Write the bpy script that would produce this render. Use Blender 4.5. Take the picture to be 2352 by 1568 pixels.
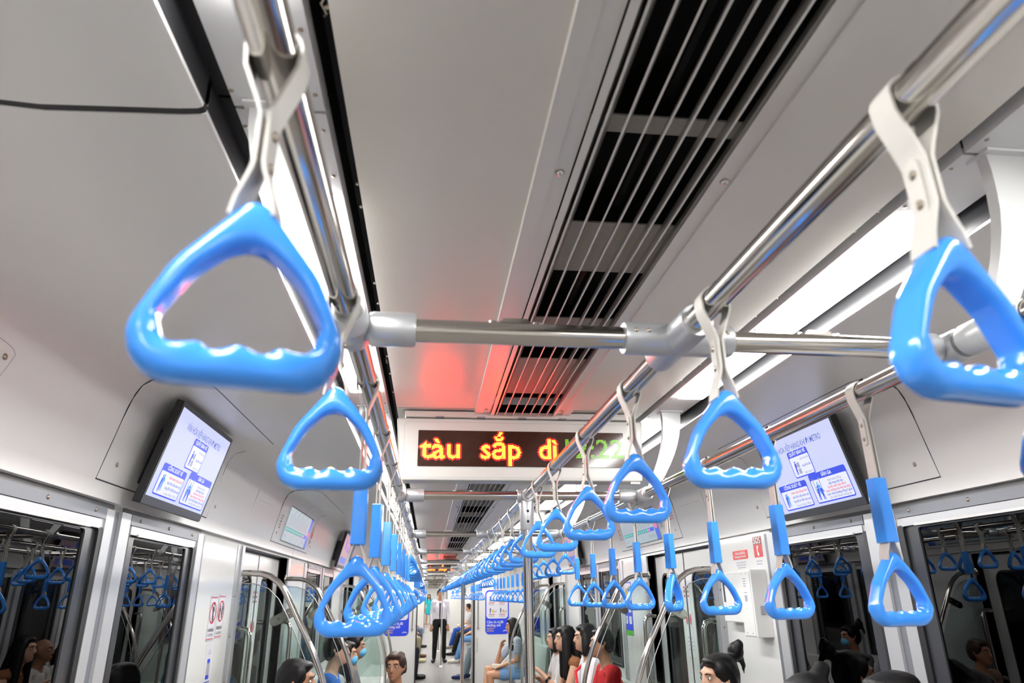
import bpy, bmesh, math, random
from mathutils import Vector, Matrix

random.seed(7)
for o in list(bpy.data.objects):
    bpy.data.objects.remove(o, do_unlink=True)
SC = bpy.context.scene
COL = SC.collection

# ------------------------------------------------------------------ camera
cam_d = bpy.data.cameras.new('camera')
cam_d.sensor_fit = 'HORIZONTAL'
cam_d.sensor_width = 36.0
cam_d.lens = 24.0
cam_d.clip_start = 0.02
cam_d.clip_end = 200
cam_d.dof.use_dof = True
cam_d.dof.focus_distance = 2.6
cam_d.dof.aperture_fstop = 6.3
cam = bpy.data.objects.new('camera', cam_d)
COL.objects.link(cam)
_R = Matrix(((0.99348081, -0.11334415, -0.01220625),
             (-0.02822983, -0.34834041, 0.93694292),
             (-0.11044893, -0.93049023, -0.3492692)))      # world -> camera axes
cam.matrix_world = Matrix.Translation((-0.321, 0.0, 1.52)) @ _R.transposed().to_4x4()
SC.camera = cam

# ------------------------------------------------------------------ world and view
w = bpy.data.worlds.new('tunnel')
SC.world = w
w.use_nodes = True
w.node_tree.nodes['Background'].inputs[0].default_value = (0.010, 0.012, 0.016, 1)
w.node_tree.nodes['Background'].inputs[1].default_value = 1.0
SC.view_settings.view_transform = 'Standard'
SC.view_settings.look = 'None'
SC.view_settings.gamma = 1.0
SC.view_settings.use_curve_mapping = False
SC.view_settings.exposure = 0.0
LAMP = 46.0            # radiance of the ceiling lamp diffusers
try:
    SC.cycles.use_denoising = True
    SC.cycles.max_bounces = 8
    SC.cycles.diffuse_bounces = 5
    SC.cycles.glossy_bounces = 4
    SC.cycles.transparent_max_bounces = 12
    SC.cycles.transmission_bounces = 4
    SC.cycles.sample_clamp_indirect = 6.0
    SC.cycles.caustics_reflective = False
    SC.cycles.caustics_refractive = False
    SC.cycles.use_light_tree = True
except Exception:
    pass

# ------------------------------------------------------------------ materials
def lin(h):
    h = h.lstrip('#')
    r = []
    for k in (0, 2, 4):
        c = int(h[k:k + 2], 16) / 255.0
        r.append(c / 12.92 if c <= 0.04045 else ((c + 0.055) / 1.055) ** 2.4)
    return (*r, 1.0)

def pbr(name, col, rough=0.5, metal=0.0, spec=0.5, noise=0.0, nscale=40.0, coat=0.0, ior=None, bump=0.0):
    m = bpy.data.materials.new(name)
    m.use_nodes = True
    nt = m.node_tree
    b = nt.nodes['Principled BSDF']
    c = lin(col) if isinstance(col, str) else (*col, 1.0)
    b.inputs['Base Color'].default_value = c
    b.inputs['Roughness'].default_value = rough
    b.inputs['Metallic'].default_value = metal
    b.inputs['Specular IOR Level'].default_value = spec
    if coat:
        b.inputs['Coat Weight'].default_value = coat
        b.inputs['Coat Roughness'].default_value = 0.04
    if ior:
        b.inputs['IOR'].default_value = ior
    if noise or bump:
        tc = nt.nodes.new('ShaderNodeTexCoord')
        n = nt.nodes.new('ShaderNodeTexNoise')
        n.inputs['Scale'].default_value = nscale
        n.inputs['Detail'].default_value = 3
        nt.links.new(tc.outputs['Object'], n.inputs['Vector'])
        if noise:
            mp = nt.nodes.new('ShaderNodeMapRange')
            mp.inputs['To Min'].default_value = 1.0 - noise
            mp.inputs['To Max'].default_value = 1.0 + noise
            nt.links.new(n.outputs['Fac'], mp.inputs['Value'])
            mx = nt.nodes.new('ShaderNodeVectorMath')
            mx.operation = 'SCALE'
            mx.inputs[0].default_value = c[:3]
            nt.links.new(mp.outputs['Result'], mx.inputs['Scale'])
            nt.links.new(mx.outputs['Vector'], b.inputs['Base Color'])
        if bump:
            bp = nt.nodes.new('ShaderNodeBump')
            bp.inputs['Strength'].default_value = bump
            bp.inputs['Distance'].default_value = 0.002
            nt.links.new(n.outputs['Fac'], bp.inputs['Height'])
            nt.links.new(bp.outputs['Normal'], b.inputs['Normal'])
    return m

def glow(name, col, strength=1.0):
    m = bpy.data.materials.new(name)
    m.use_nodes = True
    b = m.node_tree.nodes['Principled BSDF']
    c = lin(col) if isinstance(col, str) else (*col, 1.0)
    b.inputs['Base Color'].default_value = (0.02, 0.02, 0.02, 1)
    b.inputs['Emission Color'].default_value = c
    b.inputs['Emission Strength'].default_value = strength
    b.inputs['Roughness'].default_value = 0.3
    return m

def thin_glass(name, tint, refl=0.10, dark=0.0):
    """thin sheet: tinted see-through plus fresnel reflection"""
    m = bpy.data.materials.new(name)
    m.use_nodes = True
    nt = m.node_tree
    nt.nodes.clear()
    out = nt.nodes.new('ShaderNodeOutputMaterial')
    tr = nt.nodes.new('ShaderNodeBsdfTransparent')
    tr.inputs['Color'].default_value = (*tint, 1)
    gl = nt.nodes.new('ShaderNodeBsdfGlossy')
    gl.inputs['Roughness'].default_value = 0.0
    fr = nt.nodes.new('ShaderNodeFresnel')
    fr.inputs['IOR'].default_value = 1.5
    mp = nt.nodes.new('ShaderNodeMapRange')
    mp.inputs['From Min'].default_value = 0.0
    mp.inputs['From Max'].default_value = 1.0
    mp.inputs['To Min'].default_value = refl
    mp.inputs['To Max'].default_value = 1.0
    nt.links.new(fr.outputs['Fac'], mp.inputs['Value'])
    mx = nt.nodes.new('ShaderNodeMixShader')
    nt.links.new(mp.outputs['Result'], mx.inputs['Fac'])
    nt.links.new(tr.outputs['BSDF'], mx.inputs[1])
    nt.links.new(gl.outputs['BSDF'], mx.inputs[2])
    nt.links.new(mx.outputs['Shader'], out.inputs['Surface'])
    return m

M = {}
M['ceil'] = pbr('ceiling_panel', (0.70, 0.67, 0.62), 0.34, noise=0.015, nscale=3, spec=0.5)
M['side'] = pbr('side_panel', (0.82, 0.815, 0.80), 0.33, noise=0.012, nscale=2, spec=0.5)
M['trim'] = pbr('light_channel', (0.72, 0.72, 0.73), 0.4)
M['wall'] = pbr('wall_laminate', (0.78, 0.78, 0.77), 0.10, spec=0.6, noise=0.01, nscale=2)
M['endwall'] = pbr('end_wall', (0.74, 0.73, 0.70), 0.3, noise=0.01)
M['black'] = pbr('black_gap', (0.006, 0.006, 0.007), 0.6)
M['gasket'] = pbr('rubber_gasket', (0.012, 0.012, 0.014), 0.45)
M['alu'] = pbr('window_aluminium', (0.55, 0.56, 0.58), 0.33, metal=0.35, noise=0.02)
M['aludk'] = pbr('window_header', (0.23, 0.24, 0.27), 0.4, metal=0.3)
M['greyframe'] = pbr('window_border', (0.050, 0.053, 0.060), 0.22)
M['steel'] = pbr('polished_stainless', (0.62, 0.59, 0.55), 0.13, metal=1.0, noise=0.03, nscale=15)
M['socket'] = pbr('cast_aluminium', (0.52, 0.53, 0.55), 0.36, metal=0.6, noise=0.03, nscale=60)
M['bracket'] = pbr('bracket_paint', (0.72, 0.73, 0.73), 0.35, metal=0.25)
M['blue'] = pbr('strap_blue', (0.050, 0.31, 0.97), 0.16, spec=0.5, coat=0.3)
M['band'] = pbr('strap_band', (0.56, 0.54, 0.50), 0.45, noise=0.03, nscale=120)
M['screw'] = pbr('screw_steel', (0.35, 0.30, 0.24), 0.3, metal=0.9)
M['lamp'] = glow('lamp_diffuser', (1.0, 0.985, 0.96), LAMP)
M['fin'] = pbr('vent_fin', (0.70, 0.68, 0.64), 0.32, metal=0.12)
M['vback'] = pbr('vent_backing', (0.86, 0.84, 0.79), 0.4)
M['lip'] = pbr('channel_edge_shade', (0.032, 0.032, 0.035), 0.35, spec=0.3)  # shade of the panel lip put into a near-black colour
M['soffit'] = pbr('soffit_shade', (0.17, 0.17, 0.175), 0.4)  # shade under the cove painted as a darker grey
M['floor'] = pbr('floor_vinyl', (0.25, 0.235, 0.22), 0.55, spec=0.25, noise=0.06, nscale=30)
M['seat'] = pbr('seat_shell', (0.62, 0.62, 0.60), 0.3)
M['glass'] = thin_glass('window_glass', (0.05, 0.055, 0.06), 0.02)
M['screen_glass'] = thin_glass('partition_glass', (0.86, 0.92, 0.90), 0.0)
M['doorglass'] = thin_glass('door_glass', (0.07, 0.075, 0.08), 0.02)
M['white'] = pbr('white_plastic', (0.80, 0.80, 0.78), 0.35)
M['sign'] = pbr('sign_housing', (0.62, 0.61, 0.575), 0.35)
M['tvblack'] = pbr('monitor_black', (0.010, 0.011, 0.013), 0.28)
M['tvgrey'] = pbr('monitor_bezel', (0.045, 0.048, 0.055), 0.35)
M['red'] = pbr('red_vinyl', (0.62, 0.008, 0.015), 0.25)
M['pblue'] = pbr('poster_blue', (0.022, 0.06, 0.72), 0.3)
M['paper'] = pbr('poster_paper', (0.74, 0.73, 0.78), 0.4)
M['ink'] = pbr('dark_ink', (0.03, 0.03, 0.05), 0.5)
M['inkgrey'] = pbr('grey_ink', (0.38, 0.38, 0.42), 0.5)
M['inkblue'] = pbr('blue_ink', (0.03, 0.05, 0.35), 0.5)
M['yellow'] = pbr('yellow_vinyl', (0.75, 0.45, 0.02), 0.4)
M['green'] = pbr('green_vinyl', (0.08, 0.45, 0.03), 0.4)
M['orange'] = pbr('orange_vinyl', (0.8, 0.12, 0.02), 0.4)

# ------------------------------------------------------------------ mesh helpers
class MB:
    def __init__(s):
        s.v = []
        s.f = []
    def add(s, vs, fs):
        b = len(s.v)
        s.v += [tuple(v) for v in vs]
        s.f += [tuple(b + i for i in f) for f in fs]
        return s
    def box(s, x0, x1, y0, y1, z0, z1):
        x0, x1 = min(x0, x1), max(x0, x1)
        v = [(x0, y0, z0), (x1, y0, z0), (x1, y1, z0), (x0, y1, z0), (x0, y0, z1), (x1, y0, z1), (x1, y1, z1), (x0, y1, z1)]
        return s.add(v, [(0, 3, 2, 1), (4, 5, 6, 7), (0, 1, 5, 4), (1, 2, 6, 5), (2, 3, 7, 6), (3, 0, 4, 7)])
    def prism(s, pts, a0, a1, fn):
        """polygon pts (2D) extruded from a0 to a1; fn(u, v, a) -> xyz"""
        n = len(pts)
        v = [fn(u, w_, a0) for u, w_ in pts] + [fn(u, w_, a1) for u, w_ in pts]
        f = [tuple(range(n))[::-1], tuple(range(n, 2 * n))]
        f += [(i, (i + 1) % n, n + (i + 1) % n, n + i) for i in range(n)]
        return s.add(v, f)
    def tube(s, path, r, n=14, cap=True):
        P = [Vector(p) for p in path]
        rr = r if isinstance(r, (list, tuple)) else [r] * len(P)
        T = []
        for i in range(len(P)):
            a = P[max(i - 1, 0)]
            b = P[min(i + 1, len(P) - 1)]
            T.append((b - a).normalized())
        up = Vector((0, 0, 1)) if abs(T[0].z) < 0.9 else Vector((1, 0, 0))
        nrm = T[0].cross(up).normalized()
        vs = []
        for i, p in enumerate(P):
            nrm = (nrm - T[i] * nrm.dot(T[i])).normalized()
            bi = T[i].cross(nrm)
            for k in range(n):
                a = 2 * math.pi * k / n
                vs.append(p + (nrm * math.cos(a) + bi * math.sin(a)) * rr[i])
        fs = []
        for i in range(len(P) - 1):
            for k in range(n):
                fs.append((i * n + k, i * n + (k + 1) % n, (i + 1) * n + (k + 1) % n, (i + 1) * n + k))
        if cap:
            fs.append(tuple(range(n))[::-1])
            fs.append(tuple((len(P) - 1) * n + k for k in range(n)))
        return s.add(vs, fs)
    def ball(s, c, r, nu=10, nv=7):
        rx, ry, rz = r if isinstance(r, (list, tuple)) else (r, r, r)
        vs = [(c[0], c[1], c[2] + rz)]
        for j in range(1, nv):
            t = math.pi * j / nv
            for i in range(nu):
                a = 2 * math.pi * i / nu
                vs.append((c[0] + rx * math.sin(t) * math.cos(a), c[1] + ry * math.sin(t) * math.sin(a), c[2] + rz * math.cos(t)))
        vs.append((c[0], c[1], c[2] - rz))
        fs = [(0, 1 + i, 1 + (i + 1) % nu) for i in range(nu)]
        for j in range(nv - 2):
            for i in range(nu):
                a = 1 + j * nu + i
                b = 1 + j * nu + (i + 1) % nu
                fs.append((a, a + nu, b + nu, b))
        last = len(vs) - 1
        o = 1 + (nv - 2) * nu
        fs += [(last, o + (i + 1) % nu, o + i) for i in range(nu)]
        return s.add(vs, fs)
    def build(s, name, mat, parent=None, smooth=False, bevel=0.0, auto=True):
        me = bpy.data.meshes.new(name)
        me.from_pydata(s.v, [], s.f)
        me.validate()
        me.update()
        bm = bmesh.new()
        bm.from_mesh(me)
        bmesh.ops.recalc_face_normals(bm, faces=bm.faces)
        bm.to_mesh(me)
        bm.free()
        if mat:
            me.materials.append(mat)
        o = bpy.data.objects.new(name, me)
        COL.objects.link(o)
        if parent:
            o.parent = parent
        if bevel:
            md = o.modifiers.new('bevel', 'BEVEL')
            md.width = bevel
            md.segments = 2
            md.limit_method = 'ANGLE'
            md.angle_limit = math.radians(35)
        if smooth:
            for p in me.polygons:
                p.use_smooth = True
            if auto:
                try:
                    me.set_sharp_from_angle(angle=math.radians(40))
                except Exception:
                    pass
        return o

def tag(o, label=None, cat=None, group=None, kind=None):
    if label: o['label'] = label
    if cat: o['category'] = cat
    if group: o['group'] = group
    if kind: o['kind'] = kind
    return o

def empty(name, loc=(0, 0, 0), rz=0.0):
    o = bpy.data.objects.new(name, None)
    o.empty_display_size = 0.05
    COL.objects.link(o)
    o.location = loc
    o.rotation_euler = (0, 0, rz)
    return o

def thing(name, label, cat, loc=(0, 0, 0), rz=0.0, group=None):
    return tag(empty(name, loc, rz), label, cat, group)

ORD = ['first', 'second', 'third', 'fourth', 'fifth', 'sixth', 'seventh', 'eighth', 'ninth', 'tenth', 'eleventh', 'twelfth',
       'thirteenth', 'fourteenth', 'fifteenth', 'sixteenth', 'seventeenth', 'eighteenth', 'nineteenth', 'twentieth']
def ordn(i):
    if i < 20:
        return ORD[i]
    t = ['twenty', 'thirty', 'forty', 'fifty'][(i + 1) // 10 - 2]
    u = (i + 1) % 10
    return {0: {'twenty': 'twentieth', 'thirty': 'thirtieth', 'forty': 'fortieth', 'fifty': 'fiftieth'}[t]}.get(u) or t + '-' + ORD[u - 1]

def text_mesh(txt, size, align='CENTER', bold=0.0, width=None):
    """flat text as (verts2d, faces)"""
    cu = bpy.data.curves.new('t', 'FONT')
    cu.body = txt
    cu.size = size
    cu.align_x = align
    cu.align_y = 'CENTER'
    cu.resolution_u = 2
    cu.offset = bold
    cu.space_line = 1.0
    ob = bpy.data.objects.new('t', cu)
    COL.objects.link(ob)
    bpy.context.view_layer.update()
    dg = bpy.context.evaluated_depsgraph_get()
    me = bpy.data.meshes.new_from_object(ob.evaluated_get(dg))
    vs = [(v.co.x, v.co.y) for v in me.vertices]
    fs = [tuple(p.vertices) for p in me.polygons]
    bpy.data.objects.remove(ob, do_unlink=True)
    bpy.data.curves.remove(cu)
    bpy.data.meshes.remove(me)
    if width and vs:
        x0 = min(v[0] for v in vs)
        x1 = max(v[0] for v in vs)
        k = width / max(x1 - x0, 1e-6)
        c = (x0 + x1) / 2 if align == 'CENTER' else x0
        off = 0 if align == 'CENTER' else x0
        vs = [((x - c) * k + off, y) for x, y in vs]
    return vs, fs

def rrect(x0, y0, x1, y1, r, n=5):
    r = min(r, abs(x1 - x0) / 2, abs(y1 - y0) / 2)
    pts = []
    for cx, cy, a in ((x1 - r, y0 + r, -90), (x1 - r, y1 - r, 0), (x0 + r, y1 - r, 90), (x0 + r, y0 + r, 180)):
        for k in range(n + 1):
            t = math.radians(a + 90 * k / n)
            pts.append((cx + r * math.cos(t), cy + r * math.sin(t)))
    return pts

class Face:
    """a plane to lay flat graphics on: origin o, right ux, up uy"""
    def __init__(s, o, ux, uy):
        s.o = Vector(o)
        s.ux = Vector(ux).normalized()
        s.uy = Vector(uy).normalized()
        s.n = s.ux.cross(s.uy)
    def p(s, x, y, d=0.0):
        return s.o + s.ux * x + s.uy * y + s.n * d
    def slab(s, mb, pts, d0, d1):
        mb.prism(pts, d0, d1, lambda a, b, c: s.p(a, b, c))
    def flat(s, mb, pts, d):
        mb.add([s.p(a, b, d) for a, b in pts], [tuple(range(len(pts)))])
    def ring(s, mb, outer, inner, d):
        n = len(outer)
        mb.add([s.p(a, b, d) for a, b in outer] + [s.p(a, b, d) for a, b in inner],
               [(i, (i + 1) % n, n + (i + 1) % n, n + i) for i in range(n)])
    def text(s, mb, txt, x, y, size, d, align='CENTER', bold=0.0, width=None):
        vs, fs = text_mesh(txt, size, align, bold, width)
        mb.add([s.p(x + a, y + b, d) for a, b in vs], fs)

def ell(cx, cy, rx, ry, n=20):
    return [(cx + rx * math.cos(2 * math.pi * k / n), cy + ry * math.sin(2 * math.pi * k / n)) for k in range(n)]

# ================================================================== the setting
YB, YE = -2.6, 13.35          # back and far end of this car
YG, YN, YF = 14.2, 33.6, 46.0 # next car starts, ends; third car
XW = 1.36
PROFILE = [(.6285, 2.126), (.630, 2.119), (.636, 2.117), (.66, 2.118), (.85, 2.136), (1.02, 2.160), (1.12, 2.175), (1.18, 2.181),
           (1.215, 2.176), (1.242, 2.160), (1.260, 2.133), (1.276, 2.088), (1.298, 1.994), (1.329, 1.868), (1.333, 1.860), (1.333, 1.816), (1.42, 1.816)]
def cove(x):
    """height of the side panel at |x| (upper part, monotone in x)"""
    for (a, za), (b, zb) in zip(PROFILE[2:], PROFILE[3:]):
        if a <= x <= b and b > a:
            return za + (zb - za) * (x - a) / (b - a)
    return 2.1
def cove_x(z):
    """|x| of the wall part of the cove at height z"""
    for (a, za), (b, zb) in zip(PROFILE[8:], PROFILE[9:]):
        if zb <= z <= za:
            return a + (b - a) * (za - z) / max(za - zb, 1e-6)
    return 1.333

floor = MB().box(-1.5, 1.5, YB - .1, YF, -.05, 0).build('floor', M['floor'])
tag(floor, kind='structure')

ceiling = MB()
for y0, y1 in ((YB, 2.383), (2.388, 7.08), (7.085, YE)):
    for s in (-1, 1):
        ceiling.box(s * .168, s * .4535, y0, y1, 2.153, 2.175)
for s in (-1, 1):
    ceiling.box(s * .12, s * .4535, YE, YF, 2.153, 2.175)
ceiling.box(-.15, .15, YE, YF, 2.153, 2.175)
ceiling = ceiling.build('ceiling', M['ceil'])
tag(ceiling, kind='structure')
roof = MB().box(-1.5, 1.5, YB - .1, YF, 2.33, 2.36).build('roof_void', M['black'], ceiling)
for s in (-1, 1):
    m = MB()
    m.box(s * .452, s * .4525, YB, YF, 2.175, 2.26)
    m.box(s * .4525, s * .485, YB, YF, 2.255, 2.26)
    m.box(s * .485, s * .4855, YB, YF, 2.165, 2.26)
    m.build('ceiling_gap', M['black'], ceiling)
    ch = MB()
    for y0, y1 in ((YB, .800), (.806, 7.0), (7.006, YF)):
        ch.box(s * .4825, s * .604, y0, y1, 2.153, 2.185)
        MB().box(s * .600, s * .64, y0, y1, 2.170, 2.185).build('channel_groove', M['lip'], ceiling)  # groove coloured dark to stand for its shade
    ch.build('light_channel', M['trim'], ceiling)
    for y0, y1 in ((YB, .761), (.774, 5.44), (5.449, 10.1), (10.109, YF)):
        pm = MB()
        n = len(PROFILE)
        sk = lambda x, y: y + .17 * (min(max(x, .62), .95) - .62) if abs(y - .7675) < .02 else y
        v = [(s * x, sk(x, y0), z) for x, z in PROFILE] + [(s * x, sk(x, y1), z) for x, z in PROFILE]
        pm.add(v, [(i, i + 1, n + i + 1, n + i) for i in range(n - 1)])
        v2 = [(s * (x + (.01 if k > 8 else 0)), sk(x, y0), z + .012) for k, (x, z) in enumerate(PROFILE)]
        pm.add([(s * x, sk(x, y0), z) for x, z in PROFILE] + v2, [(i, i + 1, n + i + 1, n + i) for i in range(n - 1)])
        v2 = [(s * (x + (.01 if k > 8 else 0)), sk(x, y1), z + .012) for k, (x, z) in enumerate(PROFILE)]
        pm.add([(s * x, sk(x, y1), z) for x, z in PROFILE] + v2, [(i, i + 1, n + i + 1, n + i) for i in range(n - 1)])
        pm.build('side_panel', M['side'], ceiling, smooth=True)
        MB().box(s * .6278, s * .6284, y0, y1, 2.124, 2.170).build('channel_edge_shade', M['lip'], ceiling)  # added dark strip, paints the lip as shaded beside the lamps
    # backing behind the panel joints
    bk = MB()
    for yj in (.7675, 5.4445, 10.1045):
        n = len(PROFILE) - 2
        pr = [(x + (.0015 if k > 8 else .0), z + .0015) for k, (x, z) in enumerate(PROFILE[:n])]
        bk.add([(s * x, yj - .02, z) for x, z in pr] + [(s * x, yj + .08, z) for x, z in pr], [(i, i + 1, n + i + 1, n + i) for i in range(n - 1)])
    bk.build('joint_backing', M['black'], ceiling)

# small brass screws in the gap and the light channel
for s in (-1, 1):
    sc = MB()
    y = -.3
    for y in (.654, .767, .842, .956, 1.55, 1.75, 2.2, 2.33, 2.46, 3.1, 3.75, 3.9, 4.1, 5.0, 5.4, 5.6):
        sc.ball((s * .4915, y, 2.1525), (.0035, .0035, .002), 8, 5)
    for y in (.769, .843, 2.33, 2.42):
        sc.ball((s * .600, y, 2.1525), (.0035, .0035, .002), 8, 5)
    sc.build('channel_screw', M['screw'], ceiling, smooth=True)
    sg = MB()
    for y in (.62, .98, 1.05, 1.36, 1.47, 1.84, 2.0, 2.2, 2.7, 2.9, 3.3):
        sg.ball((s * .4565, y, 2.156), (.003, .003, .003), 6, 4)
    sg.build('gap_screw', M['screw'], ceiling, smooth=True)
    cl = MB()
    for y in (.640, 1.96, 3.4):
        cl.tube([(s * .468, y - .02, 2.185), (s * .463, y - .01, 2.18), (s * .468, y, 2.183), (s * .463, y + .012, 2.18), (s * .468, y + .022, 2.185)], .0022, 6)
    cl.build('gap_latch', M['screw'], ceiling, smooth=True)

# ------------------------------------------------------------------ access hatches: grooves in the cove panels
def surf_path(s, pts, r, name, parent, mat=None):
    """pts: (|x| or None, z or None, y) on the cove surface"""
    P = []
    for kind, a, y in pts:
        if kind == 'x':
            P.append((s * a, y, cove(a) + .0006))
        else:
            P.append((s * (cove_x(a) + .0006), y, a))
    return MB().tube(P, r, 6).build(name, mat or M['ink'], parent)
hatches = []
for s in (-1, 1):
    for k, (y0, y1) in enumerate(((2.20, 3.30), (4.634, 6.0))):
        yy0 = y0 if s < 0 else (2.07 if k == 0 else 4.50)
        h = tag(surf_path(s, [('z', 1.868, y1), ('z', 1.868, yy0), ('z', 1.95, yy0), ('z', 2.05, yy0), ('z', 2.12, yy0), ('x', 1.242, yy0 - .005), ('x', 1.20, yy0 - .02),
                          ('x', 1.12, yy0 - .08), ('x', 1.06, yy0 - .11), ('x', 1.025, yy0 - .07), ('x', 1.022, yy0 + .1), ('x', 1.022, y1 - .22)], .0022, 'trim_%d' % (len(hatches) + 1), ceiling if False else None), kind='structure')
        hatches.append(h)
        surf_path(s, [('z', 1.868, y1), ('z', 1.95, y1), ('z', 2.05, y1), ('z', 2.13, y1), ('x', 1.242, y1 + .01), ('x', 1.20, y1 + .03)], .0008, 'hatch_edge', h)
        lk = MB()
        for yy in (yy0 + .09, y1 + .06):
            lk.ball((s * (cove_x(1.925) - .001), yy, 1.925), (.003, .007, .008), 10, 7)
        lk.build('hatch_lock', M['screw'], h, smooth=True)
        if k == 0:
            surf_path(s, [('z', 1.862, 3.98), ('z', 1.95, 3.98), ('z', 2.10, 3.98)], .0007, 'panel_joint', h)
            surf_path(s, [('z', 1.885, 4.06), ('z', 2.05, 4.06), ('z', 2.052, 4.40), ('z', 1.885, 4.40)], .0007, 'small_hatch_edge', h)
    if s < 0:
        # small round-cornered access plate at the left edge of the picture
        t = tag(surf_path(s, [('z', 1.80 + .07, 1.56), ('z', 1.94, 1.575), ('z', 2.03, 1.60), ('z', 2.055, 1.605), ('z', 2.064, 1.59), ('z', 2.068, 1.56), ('z', 2.075, 1.44)], .0012, 'trim_9', None, M['inkgrey']), kind='structure')
        MB().ball((s * (cove_x(2.04) - .001), 1.575, 2.04), (.004, .008, .008), 8, 6).build('plate_screw', M['screw'], t, smooth=True)

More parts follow.
